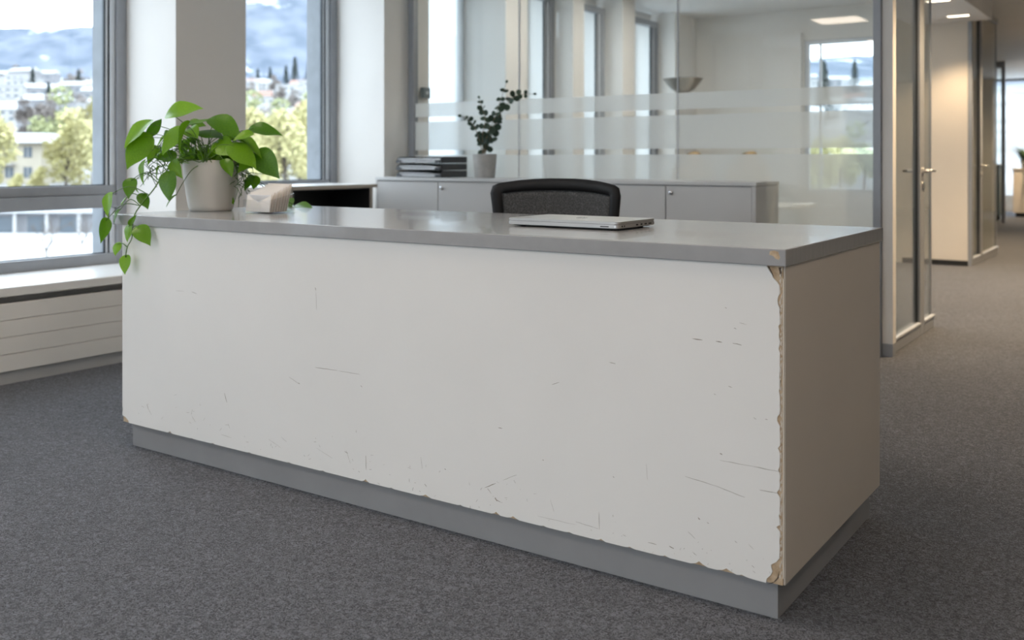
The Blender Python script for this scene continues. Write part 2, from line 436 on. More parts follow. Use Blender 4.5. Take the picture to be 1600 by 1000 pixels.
WN = [0]
def window_x(y0, y1, xg, transom=True, mi='frame_grey'):
    """window facing +x between y0 and y1 with its inner frame face at xg"""
    WN[0] += 1
    w = struct('window_%d' % WN[0], (xg, (y0 + y1) / 2, .495), 'grey framed window')
    z0, z1 = .495, 2.80
    f = .07; xb = xg - .07
    box('frame_jamb', xb, xg, y0, y0 + f, z0, z1, mi, w, .004)
    box('frame_jamb', xb, xg, y1 - f, y1, z0, z1, mi, w, .004)
    box('frame_rail', xb, xg, y0 + f, y1 - f, z0, z0 + .065, mi, w, .004)
    box('frame_rail', xb, xg, y0 + f, y1 - f, z1 - f, z1, mi, w, .004)
    spans = [(z0 + .065, z1 - f)]
    if transom:
        box('transom', xb, xg + .006, y0 + f, y1 - f, .845, .925, mi, w, .004)
        box('transom_sash_rail', xb, xg - .012, y0 + f, y1 - f, .925, .985, mi, w, .004)
        spans = [(z0 + .065, .845), (.985, z1 - f)]
    for a, b in spans:
        s = .034
        ya, yb2 = y0 + f, y1 - f
        for q0, q1 in ((ya, ya + s), (yb2 - s, yb2)):
            box('sash_stile', xb + .006, xg - .018, q0, q1, a, b, 'frame_light', w, .003)
        for q0, q1 in ((ya + s, ya + s + .008), (yb2 - s - .008, yb2 - s)):
            box('gasket', xb + .012, xg - .03, q0, q1, a, b, 'gasket', w)
        for q0, q1 in ((ya + s + .008, ya + s + .022), (yb2 - s - .022, yb2 - s - .008)):
            box('glazing_bead', xb + .01, xg - .034, q0, q1, a, b, 'frame_light', w)
        for q0, q1 in ((ya + s + .022, ya + s + .030), (yb2 - s - .030, yb2 - s - .022)):
            box('gasket', xb + .014, xg - .04, q0, q1, a, b, 'gasket', w)
        box('gasket', xb + .014, xg - .04, ya, yb2, a, a + .005, 'gasket', w)
        box('pane', xg - .058, xg - .050, ya + .02, yb2 - .02, a, b, 'clear_glass', w)
    portal(xg + .03, (y0 + y1) / 2, (z0 + z1) / 2, z1 - z0 - .1, y1 - y0 - .1, (0, R(-90), 0))
    return w
for i in range(len(piers) - 1):
    window_x(piers[i][1], piers[i + 1][0], XW)
window_x(6.20, 7.29, XW)
for a, b in zip(mp_, mp_[1:]): window_x(a[1], b[0], -5.28, False)

# window sill and panel radiator run under the windows
sl = struct('trim_1', label='white laminate window sill board')
box('sill_board', XW - .01, -4.94, YR, 3.772, .447, .495, 'sill_laminate', sl, .004)
box('sill_board', -5.056, -4.94, 3.772, 4.26, .447, .495, 'sill_laminate', sl, .004)
box('sill_board', XW - .01, -5.10, 4.33, 5.65, .447, .495, 'sill_laminate', sl, .004)
box('sill_board', XW - .01, -5.08, 6.21, 7.28, .447, .495, 'sill_laminate', sl, .004)
ra = thing('radiator', (-5.0, .5, 0), 'long cream panel radiator under the windows at the left', 'radiator')
for k in range(4):
    z0 = .066 + k * .0868
    box('radiator_panel', -4.985, -4.95, YR + .05, 4.26, z0 + (.0 if k == 0 else .0012), z0 + .0856, 'radiator_paint', ra, .002)
box('back_plate', -5.055, -4.99, YR + .05, 4.26, .07, .405, 'dark_gap', ra)
box('kick_panel', -5.02, -4.965, YR + .05, 4.26, 0.0, .064, 'kick_grey', ra)

# ---- wall behind the camera with its own windows, right wall, end walls
wb = struct('wall_rear', label='white wall behind the camera with windows')
box('wall_field', -5.62, XR, YR - .3, YR, 0, .9, 'wall_paint', wb)
box('wall_field', -5.62, XR, YR - .3, YR, 2.6, CEIL, 'wall_paint', wb)
xs = [-5.62, -5.0, -3.3, -2.7, -1.0, -.4, 1.3, XR]
for k in range(0, 8, 2): box('pier', xs[k], xs[k + 1], YR - .3, YR, .9, 2.6, 'wall_paint', wb)
for k in range(1, 6, 2):
    WN[0] += 1
    w = struct('window_%d' % WN[0], (0, YR - .1, .9), 'grey framed window behind the camera')
    a, b = xs[k], xs[k + 1]
    for q in ((a, a + .06, .9, 2.6), (b - .06, b, .9, 2.6), (a + .06, b - .06, .9, .96), (a + .06, b - .06, 2.54, 2.6)):
        box('frame_bar', q[0], q[1], YR - .17, YR - .1, q[2], q[3], 'frame_grey', w, .004)
    box('pane', a + .06, b - .06, YR - .14, YR - .132, .96, 2.54, 'clear_glass', w)
    portal((a + b) / 2, YR - .05, 1.75, b - a - .12, 1.6, (R(90), 0, 0))
wr = box('wall_right', XR, XR + .15, YR - .3, YF, 0, CEIL, 'warm_wall'); tag(wr, 'plain warm white wall along the corridor', kind='structure')
# meeting room end wall with a window towards the court
we = struct('wall_back', label='white end wall of the glazed meeting room')
BX0, BX1 = -3.70, -2.80
box('wall_field', -5.72, BX0, YB, YB + .12, 0, CEIL, 'wall_paint', we)
box('wall_field', BX1, -1.93, YB, YB + .12, 0, CEIL, 'warm_wall', we)
box('wall_field', BX0, BX1, YB, YB + .12, 2.53, CEIL, 'wall_paint', we)
box('wall_field', BX0, BX1, YB, YB + .12, 0, .75, 'wall_paint', we)
box('wall_pilaster', -4.02, -3.72, YB - .06, YB, 0, 2.62, 'wall_paint', we)
bb = box('baseboard_back', -2.6, -1.935, YB - .02, YB, 0, .055, 'black_base'); tag(bb, 'black skirting under the far warm wall', kind='structure')
WN[0] += 1
w = struct('window_%d' % WN[0], (-3.25, YB, .75), 'window at the end of the meeting room')
for q in ((BX0, BX0 + .05, .75, 2.53), (BX1 - .05, BX1, .75, 2.53), (BX0 + .05, BX1 - .05, .75, .80), (BX0 + .05, BX1 - .05, 2.48, 2.53), (-3.53, -3.51, .80, 2.48)):
    box('frame_bar', q[0], q[1], YB + .02, YB + .07, q[2], q[3], 'frame_light', w, .003)
box('pane', BX0 + .05, BX1 - .05, YB + .04, YB + .046, .80, 2.48, 'clear_glass', w)
portal(-3.25, YB - .02, 1.64, .8, 1.7, (R(-90), 0, 0))

# ================================================================== GLASS PARTITION
gp = struct('wall_glass', (-3.2, YG, 0), 'glass partition with frosted bands in grey frame')
joints = [-5.055, -4.02, -2.76, -1.475]
box('post', -5.058, -5.005, YG - .03, YG + .03, 0, CEIL, 'frame_grey', gp, .003)
box('post', -1.512, -1.466, YG - .035, YG + .035, 0, CEIL, 'frame_grey', gp, .003)
box('bottom_rail', -5.005, -1.512, YG - .025, YG + .025, 0, .06, 'frame_grey', gp, .003)
box('head_rail', -5.005, -1.512, YG - .025, YG + .025, CEIL - .06, CEIL, 'frame_grey', gp, .003)
panes = [(-5.005, -4.026), (-4.020, -2.767), (-2.761, -1.512)]
bands = [(.06, 1.178), (1.216, 1.437), (1.475, 1.583)]
for a, b in panes:
    p = box('pane', a, b, YG - .006, YG + .006, .06, CEIL - .06, 'partition_glass', gp)
    for z0, z1 in bands:
        bm = bmesh.new()
        vs = [bm.verts.new(q) for q in ((a + .002, YG - .0068, z0), (b - .002, YG - .0068, z0), (b - .002, YG - .0068, z1), (a + .002, YG - .0068, z1))]
        bm.faces.new(vs); finish('frosted_strip', bm, 'frosted_film', p)
for x in (-4.023, -2.764): box('joint_strip', x - .003, x + .003, YG - .0075, YG + .0075, .06, CEIL - .06, 'frame_light', gp)

# white wall end next to the partition and the glazed door beyond it
wc = struct('wall_corridor', (XD, 6.0, 0), 'white wall end beside the glazed door')
box('wall_end', -1.464, -1.405, 5.955, 6.03, .075, CEIL, 'wall_paint', wc)
box('wall_end_base', -1.464, -1.405, 5.953, 6.032, 0, .075, 'frame_grey', wc)
def glazed_door(name, x, ya, yb, yc, ht, label, hand=True):
    """fixed light ya..yb, post, door leaf to yc, in the plane x"""
    d = struct(name, (x, ya, 0), label)
    t = .024
    box('frame_stile', x - t, x + t, ya, ya + .05, .0, ht, 'frame_grey', d, .003)
    box('frame_post', x - t, x + t, yb - .03, yb + .09, 0, ht, 'frame_grey', d, .003)
    box('bottom_rail', x - t, x + t, ya + .05, yb - .03, 0, .075, 'frame_grey', d, .003)
    box('threshold_bead', x + .004, x + t + .006, ya + .05, yb - .03, .075, .088, 'frame_light', d, .002)
    box('head_rail', x - t, x + t, ya + .05, yc, ht - .06, ht, 'frame_grey', d, .003)
    box('pane', x - .004, x + .004, ya + .05, yb - .03, .075, ht - .06, 'partition_glass', d)
    box('gasket', x - .008, x + .008, yb - .042, yb - .03, .075, ht - .06, 'gasket', d)
    box('leaf_rail', x - t, x + t, yb + .09, yc, 0.0, .075, 'frame_grey', d, .003)
    box('threshold_bead', x + .004, x + t + .006, yb + .09, yc, .075, .088, 'frame_light', d, .002)
    lf = box('door_leaf_pane', x - .005, x + .005, yb + .09, yc, .075, ht - .06, 'partition_glass', d)
    box('leaf_edge', x - .008, x + .008, yc - .012, yc, .0, ht - .06, 'frame_grey', d)
    if hand:
        y = yb + .03; z = 1.07
        for s in (1, -1):
            bm = bmesh.new()
            tube(bm, [(x + s * t, y, z), (x + s * (t + .05), y, z)], .011, 10)
            tube(bm, [(x + s * (t + .05), y - .012, z), (x + s * (t + .05), y + .06 * s, z), (x + s * (t + .05), y + .125, z)], .010, 10)
            h = finish('door_handle', bm, 'steel', d, True)
            bm = bmesh.new(); tube(bm, [(x + s * t, y, z), (x + s * (t + .008), y, z)], .026, 16); finish('rosette', bm, 'steel', h, True)
            bm = bmesh.new(); tube(bm, [(x + s * t, y, z - .09), (x + s * (t + .006), y, z - .09)], .022, 16); finish('lock_rosette', bm, 'steel', h, True)
    return d
glazed_door('door_1', XD, 6.032, 6.80, 7.19, CEIL, 'glazed door with lever handles beside the partition')
glazed_door('door_2', -1.915, YB, 11.66 + .35, 13.2, 2.84, 'glazed office front further down the corridor')
box('post', -1.93, -1.90, YB - .01, YB + .005, 0, CEIL, 'frame_grey', bpy.data.objects['door_2'])
o2 = struct('wall_corridor_far', label='warm wall of the corridor beyond the second glazed office')
bm = bmesh.new(); prism(bm, [(-1.95, 13.2), (-2.24, 15.3), (-2.45, 15.3), (-2.2, 13.2)], 0, CEIL, 'z'); finish('wall_field', bm, 'warm_wall', o2)
box('wall_field', -2.90, -2.75, YB + .12, 16.5, 0, CEIL, 'wall_paint', o2)
box('wall_field', -3.85, -2.75, 16.5, 16.6, 0, CEIL, 'wall_paint', o2)
box('wall_field', -3.85, -3.75, 16.6, YF, 0, CEIL, 'wall_paint', o2)
box('wall_field', -2.75, -2.2, 13.35, 13.45, 0, CEIL, 'wall_paint', o2)

# far glazed screen and facade
fs = struct('wall_far_screen', (-2.7, 19.6, 0), 'far glazed screen across the corridor end')
box('post', -2.75, -2.69, 19.57, 19.63, 0, CEIL, 'frame_grey', fs)
box('post', -1.2, -1.14, 19.57, 19.63, 0, CEIL, 'frame_grey', fs)
box('post', -3.75, -3.69, 19.57, 19.63, 0, CEIL, 'frame_grey', fs)
box('head_rail', -3.69, -2.75, 19.58, 19.62, CEIL - .12, CEIL, 'frame_grey', fs)
box('pane', -3.69, -2.75, 19.595, 19.605, 0, CEIL - .12, 'partition_glass', fs)
WN[0] += 1
ff = struct('window_%d' % WN[0], (0, YF, 0), 'far window wall at the end of the corridor')
box('frame_bar', -3.75, -.94, YF - .05, YF + .05, 0, .35, 'wall_paint', ff)
box('frame_bar', -3.75, -.94, YF - .04, YF + .04, CEIL - .06, CEIL, 'frame_grey', ff)
box('wall_field', -.94, XR, YF - .05, YF + .05, 0, CEIL, 'warm_wall', ff)
for x in (-3.75, -2.2, -1.0): box('frame_bar', x, x + .06, YF - .04, YF + .04, .35, CEIL - .06, 'frame_grey', ff)
box('pane', -3.75, -.94, YF - .005, YF + .005, .35, CEIL - .06, 'clear_glass', ff)
portal(-2.35, YF - .1, 1.6, 2.75, 2.3, (R(-90), 0, 0))

# light panels added above the frame to brighten the reception and meeting room
def fill_panel(x, y, power, label, glow='fill_glow'):
    t = thing('added_fill_panel', (x, y, CEIL), label, 'fill light', 'added ceiling fill panels')
    bm = bmesh.new()
    for q in ((x - .31, x + .31, y - .31, y - .29), (x - .31, x + .31, y + .29, y + .31), (x - .31, x - .29, y - .29, y + .29), (x + .29, x + .31, y - .29, y + .29)): add_box(bm, *q, CEIL - .014, CEIL - .001)
    finish('frame', bm, 'frame_light', t)
    box('diffuser', x - .29, x + .29, y - .29, y + .29, CEIL - .010, CEIL - .004, glow, t)
m = bpy.data.materials.new('fill_glow'); m.use_nodes = True; m.node_tree.nodes.clear()
e_ = node(m.node_tree, 'ShaderNodeEmission'); e_.inputs[0].default_value = (1.0, .83, .67, 1); e_.inputs[1].default_value = 13
o_ = node(m.node_tree, 'ShaderNodeOutputMaterial'); m.node_tree.links.new(e_.outputs[0], o_.inputs[0]); MAT['fill_glow'] = m
for x, w_ in ((-3.6, 'window side'), (-1.6, 'middle'), (.5, 'corridor side')):
    for y, v_ in ((-3.2, 'rear'), (-.6, 'second'), (2.0, 'front')): fill_panel(x, y, 0, 'added warm fill panel at the reception ceiling, %s row, %s column' % (v_, w_))
m = m.copy(); m.name = 'fill_glow_neutral'; MAT['fill_glow_neutral'] = m
m.node_tree.nodes['Emission'].inputs[0].default_value = (1.0, .93, .84, 1)  # whiter glow for the panels added over the meeting room
for x, y, w_ in ((-4.2, 7.2, 'nearer the windows and the partition'), (-2.6, 7.2, 'nearer the glazed door'), (-4.2, 9.1, 'above the tan chairs'), (-2.9, 9.1, 'nearer the end window')): fill_panel(x, y, 0, 'added white fill panel at the meeting room ceiling, ' + w_, 'fill_glow_neutral')

# recessed corridor spotlights
def downlight(x, y, z, power, label, group='recessed corridor spotlights', sz=.11):
    t = thing('recessed_spotlight', (x, y, z), label, 'spotlight', group)
    bm = bmesh.new()
    add_box(bm, x - sz, x + sz, y - .05, y - .042, z - .012, z - .001)
    add_box(bm, x - sz, x + sz, y + .042, y + .05, z - .012, z - .001)
    add_box(bm, x - sz, x - sz + .008, y - .042, y + .042, z - .012, z - .001)
    add_box(bm, x + sz - .008, x + sz, y - .042, y + .042, z - .012, z - .001)
    finish('trim_ring', bm, 'frame_light', t)
    box('lamp_face', x - sz + .008, x + sz - .008, y - .042, y + .042, z - .008, z - .002, 'lamp_glow', t)
    l = bpy.data.lights.new('spotlight_beam', 'SPOT'); l.energy = power; l.color = (1.0, .74, .46)
    l.spot_size = R(115); l.spot_blend = .6; l.shadow_soft_size = .06
    lo = bpy.data.objects.new('spotlight_beam', l); COL.objects.link(lo); lo.parent = t; lo.location = (0, 0, -.03)
    return t
m = bpy.data.materials.new('lamp_glow'); m.use_nodes = True; m.node_tree.nodes.clear()
e_ = node(m.node_tree, 'ShaderNodeEmission'); e_.inputs[0].default_value = (1.0, .82, .58, 1); e_.inputs[1].default_value = 9
o_ = node(m.node_tree, 'ShaderNodeOutputMaterial'); m.node_tree.links.new(e_.outputs[0], o_.inputs[0]); MAT['lamp_glow'] = m
downlight(-1.90, 9.75, 2.62, 80, 'lit warm spotlight in the lowered ceiling, nearer the glazed door')
downlight(-1.93, 10.9, 2.62, 80, 'lit warm spotlight in the lowered ceiling, nearer the far warm wall')
for (x, y), w_ in zip(((-.55, 6.6), (-.75, 9.2), (-.95, 12.0), (-1.15, 15.0), (-2.3, 20.9)), ('nearest the reception', 'second from the reception', 'third from the reception', 'fourth from the reception', 'added to brighten the far counter')):  # the last one is an unseen addition that brightens the far counter
    downlight(x, y, CEIL, 380, 'warm spotlight recessed in the corridor ceiling, ' + w_)


# ================================================================== RECEPTION DESK
DX0, DX1, DY0, DY1 = -3.51, -0.822, 2.372, 3.28
ZT, ZU = .928, .886
desk = thing('reception_desk', (-2.17, 2.83, 0), 'long white reception desk with chipped corner and grey countertop', 'desk')
ct = box('countertop', -3.562, -.808, 2.362, 3.298, ZU, ZT, 'counter_grey', desk, .0025, 2)
bm = bmesh.new()   # plinth, recessed
add_box(bm, -3.492, -.842, 2.405, 3.26, 0.0, .0995, .001)
finish('plinth', bm, 'plinth_grey', desk)
box('shadow_gap', -3.49, -.845, 2.409, 3.25, 0.0, .004, 'dark_gap', desk)
box('core_board', -3.508, -.8195, 2.3745, 2.395, .1005, ZU - .0005, 'chipboard', desk)
def dp(u, v): 
    p = at(u, v, y=DY0); return (p.x, p.z)
rnd = random.Random(3)
# laminate front: outline with worn, broken edges
pts = []
zb = .1005
def wob(a, b, n, amp):
    return [(a[0] + (b[0] - a[0]) * i / n + rnd.uniform(-amp, amp), a[1] + (b[1] - a[1]) * i / n + rnd.uniform(-amp, amp)) for i in range(1, n)]
XL = -3.511
pts += [(XL, ZU - .001), (XL, .16), (XL + .003, .15), (XL + .001, .14), (XL, .125), (XL + .018, .121), (XL + .030, .115), (XL + .040, .108), (XL + .042, zb)]
for u, wdt, hgt in ((266, 8, .008), (300, 5, .003), (333, 6, .004), (390, 7, .003), (452, 6, .003), (505, 8, .003), (572, 9, .010), (612, 6, .003), (666, 13, .008),
                    (720, 6, .003), (776, 9, .009), (803, 12, .008), (850, 6, .003), (890, 8, .003), (940, 8, .006), (985, 8, .004), (1040, 8, .004), (1094, 13, .011), (1137, 15, .010), (1160, 8, .004)):
    v = 658 + .2531 * (u - 194.5); x = at(u, v, y=DY0).x; k = wdt * .0009
    pts += [(x - k * 2.2, zb), (x - k, zb + hgt * .35), (x - k * .2, zb + hgt), (x + k * .5, zb + hgt * .55), (x + k * 1.8, zb)]
pts += [dp(u, v) for u, v in ((1180, 906), (1197, 910.5), (1198, 904), (1204, 899), (1207, 893), (1205, 886), (1205, 882), (1213, 878), (1218, 872))]
XE = dp(1219.2, 700)[0]
zz = dp(1218, 866)[1]
bites = {824: .009, 806: .003, 772: .007, 736: .004, 700: .005, 660: .008, 655: .006, 610: .002, 546: .003, 525: .002, 512: .004, 478: .004, 470: .006, 464: .004}
v = 866.0
while v > 450:
    x, z = dp(1218.6, v); b = 0
    for bv, am in bites.items():
        if abs(bv - v) < 4: b = am
    pts.append((x - b + rnd.uniform(-.0012, .0008), z)); v -= 4.5 + rnd.random() * 3
pts += [dp(u, v) for u, v in ((1218, 446), (1214, 440), (1208, 434), (1206, 428), (1203, 424), (1200, 419), (1198, 415.5))]
x, _ = dp(1198, 415.5); pts.append((x - .001, ZU - .001))
from mathutils.geometry import tessellate_polygon
def plate(name, pts, y0, y1, m, parent):
    bm = bmesh.new(); n = len(pts)
    A = [bm.verts.new((a, y0, b)) for a, b in pts]; B = [bm.verts.new((a, y1, b)) for a, b in pts]
    for t in tessellate_polygon([[Vector((a, b, 0)) for a, b in pts]]):
        i, j, k = t
        cr = (pts[j][0] - pts[i][0]) * (pts[k][1] - pts[i][1]) - (pts[j][1] - pts[i][1]) * (pts[k][0] - pts[i][0])
        if abs(cr) < 1e-12: continue
        if cr < 0: j, k = k, j
        bm.faces.new((A[i], A[j], A[k])); bm.faces.new((B[i], B[k], B[j]))
    for i in range(n): bm.faces.new((A[(i + 1) % n], A[i], B[i], B[(i + 1) % n]))
    off = org(parent); bmesh.ops.translate(bm, verts=bm.verts, vec=-off)
    me = bpy.data.meshes.new(name); bm.to_mesh(me); bm.free(); me.materials.append(MAT[m])
    o = bpy.data.objects.new(name, me); COL.objects.link(o); o.parent = parent; return o
plate('front_panel', pts, DY0 - .001, DY0 + .0035, 'desk_white', desk)
# darker broken pockets inside the two big chips and a splintered strip down the corner
def chip(poly, m='chip_dark', d=.0012):
    bm = bmesh.new(); prism(bm, [dp(u, v) for u, v in poly], DY0 + .0012, DY0 + .0028, 'y'); return finish('broken_edge', bm, m, desk)
chip([(1199, 913), (1208, 910), (1214, 903), (1217, 893), (1216, 904), (1212, 908), (1206, 912)])
chip([(1199, 416), (1202, 421), (1205, 427), (1209, 433), (1205, 424), (1202, 416.5)])
chip([(1216, 418), (1221, 418), (1221, 432), (1218, 428)])
bm = bmesh.new()
y0s = DY0 + .0005
for k in range(60):
    z = .12 + k * .0128 + rnd.uniform(-.004, .004); x = -.8205 + rnd.uniform(-.004, .0)
    prism(bm, [(x - rnd.uniform(.002, .006), z), (x, z - rnd.uniform(.003, .008)), (x + .001, z + rnd.uniform(.004, .012))], y0s, y0s + .002, 'y')
st = finish('splinter_strip', bm, 'edge_band', desk); st['kind'] = 'stuff'
box('side_panel', -.8193, -.8140, DY0 + .006, DY1, .1005, ZU - .0005, 'desk_side', desk, .0012)
box('edge_strip', -.8192, -.8160, DY0 + .0015, DY0 + .0065, .118, .855, 'edge_band', desk)
box('side_panel', -3.5105, -3.495, 2.3955, DY1, .1005, ZU - .0005, 'desk_side', desk, .001)
box('back_rail', -3.49, -.84, 3.0, 3.018, .35, ZU - .0005, 'desk_side', desk)
bm = bmesh.new()  # bare patch on the countertop corner
pp = [(1203, 392.5), (1209, 391.5), (1216, 393.5), (1217, 398), (1219, 402), (1217, 406), (1212, 404.5), (1208, 400), (1202, 398)]
prism(bm, [(at(u, v, y=2.3615).x, at(u, v, y=2.3615).z) for u, v in pp], 2.3612, 2.3625, 'y'); finish('bare_patch', bm, 'chipboard', ct)
# scratches
def scr(bm, a, b, w=.0012):
    A = Vector((*dp(*a), 0)); B = Vector((*dp(*b), 0)); d = (B - A)
    L = d.length; d.normalize(); nrm = Vector((-d.y, d.x, 0))
    n = max(2, int(L / .012)); top = []; bot = []
    for i in range(n + 1):
        t = i / n; p = A + d * L * t + nrm * rnd.uniform(-.0006, .0006); ww = w * (math.sin(math.pi * (0.08 + .84 * t)) ** .7) * rnd.uniform(.55, 1.2) * .5
        top.append((p + nrm * ww)[:2]); bot.append((p - nrm * ww)[:2])
    prism(bm, top + bot[::-1], DY0 - .0014, DY0 - .0005, 'y')
bm = bmesh.new()
for a, b, w in (((493, 574), (528, 579), .0024), ((530, 579.5), (563, 585), .0016), ((452, 589), (468, 600), .0014), ((466, 598), (469, 600), .003), ((351, 614), (355, 629), .003), ((230, 631), (232, 639), .003),
                ((232, 639), (237, 648), .001), ((493, 449), (494, 454), .0035), ((494, 456), (495, 484), .0010), ((300, 456), (308, 459), .002), ((275, 454), (288, 455), .001), ((301, 640), (299, 648), .0015),
                ((352, 663), (357, 664), .002), ((357, 662), (359, 669), .0018), ((346, 679), (362, 684), .0012), ((539, 705), (544, 708), .004), ((541, 703), (548, 724), .0008), ((572, 712), (572.4, 734), .0026), ((564, 602), (566, 605), .003),
                ((779, 668), (785, 669), .0045), ((863, 600.5), (874, 597), .0035), ((952, 566), (962, 568), .002), ((955, 566.5), (959, 567.5), .004), ((1013, 847), (1026, 851), .003), ((758, 762), (775, 755), .004), ((762, 763), (768, 771), .003),
                ((786, 750), (808, 742), .0016), ((773, 779), (783, 785), .003), ((774, 777), (777, 783), .006), ((936, 800), (936.6, 827), .0018), ((900, 815), (935, 826), .0010), ((840, 806), (900, 820), .0007), ((664, 756), (667, 760), .004),
                ((1082, 529), (1098, 531), .0035), ((1119, 533), (1129, 535), .0035), ((1145, 536), (1159, 539), .004), ((1071, 744), (1118, 759), .0014), ((1118, 759), (1164, 777), .0020), ((1125, 719), (1158, 725), .0010), ((1139, 722), (1178, 729), .0010), ((1178, 729), (1219, 737), .0020),
                ((1187, 765), (1217, 771), .0022), ((1091, 808), (1094, 812), .004), ((1105, 816), (1108, 818), .003), ((1125, 708), (1129, 710), .004), ((1133, 480), (1136, 482), .002), ((1147, 512), (1151, 514), .003), ((1155, 504), (1168, 508), .001),
                ((958, 744), (960, 746), .003), ((848, 718), (850, 719), .003), ((695, 732), (697, 734), .003), ((658, 714), (660, 732), .0008), ((1046, 853), (1053, 857), .006), ((300, 650), (306, 660), .0010), ((420, 686), (440, 700), .0008), ((440, 683), (448, 690), .0010), ((495, 700), (520, 716), .0006), ((860, 780), (866, 800), .0007), ((1010, 725), (1012, 750), .0005), ((1178, 652), (1182, 655), .002), ((1196, 655), (1200, 656), .002), ((1116, 615), (1119, 617), .002), ((1138, 603), (1144, 605), .0015),
                ((1075, 830), (1087, 842), .0012), ((1082, 862), (1089, 868), .0012), ((1148, 845), (1152, 848), .002), ((1170, 850), (1178, 858), .0010)):
    scr(bm, a, b, w * .62)
for k in range(90):   # fine scuffs along the foot
    u = rnd.uniform(215, 1205); v = 658 + .2531 * (u - 194.5) - abs(rnd.gauss(12, 26)) - 4
    a = rnd.uniform(0, 6.28); L = rnd.uniform(1, 6); scr(bm, (u, v), (u + L * math.cos(a), v + L * math.sin(a)), rnd.uniform(.0004, .0011))
so = finish('scratch_marks', bm, 'scratch', desk); so['kind'] = 'stuff'

# ================================================================== LAPTOP
lp = thing('laptop', (-1.645, 2.80, ZT), 'closed silver laptop on the grey countertop', 'laptop')
lx0, lx1, ly0, ly1 = -1.853, -1.437, 2.678, 2.935
def rbox(bm, x0, x1, y0, y1, z0, z1, r, n=5, bev=0):
    pts = []
    for cx, cy, a0 in ((x1 - r, y1 - r, 0), (x0 + r, y1 - r, 90), (x0 + r, y0 + r, 180), (x1 - r, y0 + r, 270)):
        for i in range(n + 1):
            a = R(a0 + 90 * i / n); pts.append((cx + r * math.cos(a), cy + r * math.sin(a)))
    t = bmesh.new(); prism(t, pts, z0, z1, 'z')
    if bev:
        es = [e for e in t.edges if abs(e.verts[0].co.z - e.verts[1].co.z) < 1e-6]
        bmesh.ops.bevel(t, geom=es, offset=bev, segments=2, affect='EDGES')
    merge(bm, t)
bm = bmesh.new(); rbox(bm, lx0 + .012, lx1 - .012, ly0 + .012, ly1 - .012, ZT + .0035, ZT + .0075, .015); finish('bottom_cover', bm, 'laptop_dark', lp)
bm = bmesh.new(); rbox(bm, lx0, lx1, ly0, ly1, ZT + .007, ZT + .0185, .016, bev=.002); base = finish('base', bm, 'aluminium', lp)
bm = bmesh.new(); rbox(bm, lx0, lx1, ly0, ly1, ZT + .0195, ZT + .0270, .016, bev=.0022); lid = finish('lid', bm, 'aluminium', lp)
bm = bmesh.new(); rbox(bm, lx0 + .003, lx1 - .003, ly0 + .003, ly1 - .003, ZT + .0185, ZT + .0195, .014); finish('lid_gasket', bm, 'laptop_dark', lp)
for x in (lx0 + .04, lx1 - .04):
    for y in (ly0 + .035, ly1 - .035):
        bm = bmesh.new(); lathe(bm, [(.009, 0), (.009, .004)], (x, y, ZT), 14, True, True); finish('rubber_foot', bm, 'black_plastic', lp)
for y, w_ in ((2.70, .006), (2.715, .006), (2.80, .014), (2.83, .012), (2.86, .016), (2.89, .02)):
    box('port', lx1 - .001, lx1 + .0006, y - w_ / 2, y + w_ / 2, ZT + .0105, ZT + .0155, 'laptop_dark', base)
box('latch_notch', lx1 - .035 - .03, lx1 - .035, ly0 - .0006, ly0 + .001, ZT + .0105, ZT + .0135, 'laptop_dark', base)
bm = bmesh.new(); t = bmesh.new(); lathe(t, [(.02, 0), (.02, .0005)], (0, 0, 0), 24, True, True); merge(bm, t, Matrix.Translation((-1.645, 2.81, ZT + .0268))); finish('lid_emblem', bm, 'chrome', lid)

# ================================================================== VINE IN A GREY POT
PC = Vector((-3.448, 2.755, ZT))
vine = thing('potted_vine', PC, 'trailing heart leaved vine in a pale grey pot on the countertop', 'plant')
bm = bmesh.new()
lathe(bm, [(.082, 0), (.088, .004), (.094, .02), (.103, .07), (.111, .13), (.116, .19), (.117, .212), (.1155, .216), (.111, .216), (.110, .212), (.108, .185), (.106, .18)], PC, 56, True, False)
finish('pot', bm, 'pot_grey', vine, False)
bm = bmesh.new(); lathe(bm, [(.0, .186), (.05, .19), (.107, .183)], PC, 32, False, False); finish('soil', bm, 'soil', vine)

def leaf_mesh(name, width=.78, fold=.16, droop=.22, cup=.0, m='vine_leaf'):
    """heart leaf, unit length along +y from the petiole joint (0,0,0) to the tip (0,1,0), normal +z"""
    prof = [(-.16, .0), (-.15, .14), (-.11, .26), (-.02, .39), (.10, .47), (.24, .50), (.38, .475), (.52, .41), (.66, .31), (.79, .19), (.90, .085), (1.0, 0)]
    bm = bmesh.new(); rows = []
    for i, (y, w) in enumerate(prof):
        w = w * width * 1.05
        yc = max(y, 0) if y < 0 else y
        row = []
        for s in (-1, -.5, 0, .5, 1):
            x = s * w; a = abs(s)
            yy = y if a > 0.3 else max(y, 0.0) + (0.004 * i if y < 0 else 0)
            z = fold * abs(x) - droop * max(yy, 0) ** 2 - cup * x * x * 2 + .02 * math.sin(9 * yy) * a
            row.append(bm.verts.new((x, yy, z)))
        rows.append(row)
    for a, b in zip(rows, rows[1:]):
        for k in range(4):
            try: 
                f = bm.faces.new((a[k], a[k + 1], b[k + 1], b[k])); f.smooth = True
            except ValueError: pass
    bmesh.ops.remove_doubles(bm, verts=bm.verts, dist=.0008)
    bmesh.ops.dissolve_degenerate(bm, edges=bm.edges, dist=.0005)
    bmesh.ops.recalc_face_normals(bm, faces=bm.faces)
    me = bpy.data.meshes.new(name); bm.to_mesh(me); bm.free(); me.materials.append(MAT[m])
    return me
LM = [leaf_mesh('leaf_a', .80, .16, .18), leaf_mesh('leaf_b', .72, .28, .25), leaf_mesh('leaf_c', .86, .10, .12, .2)]
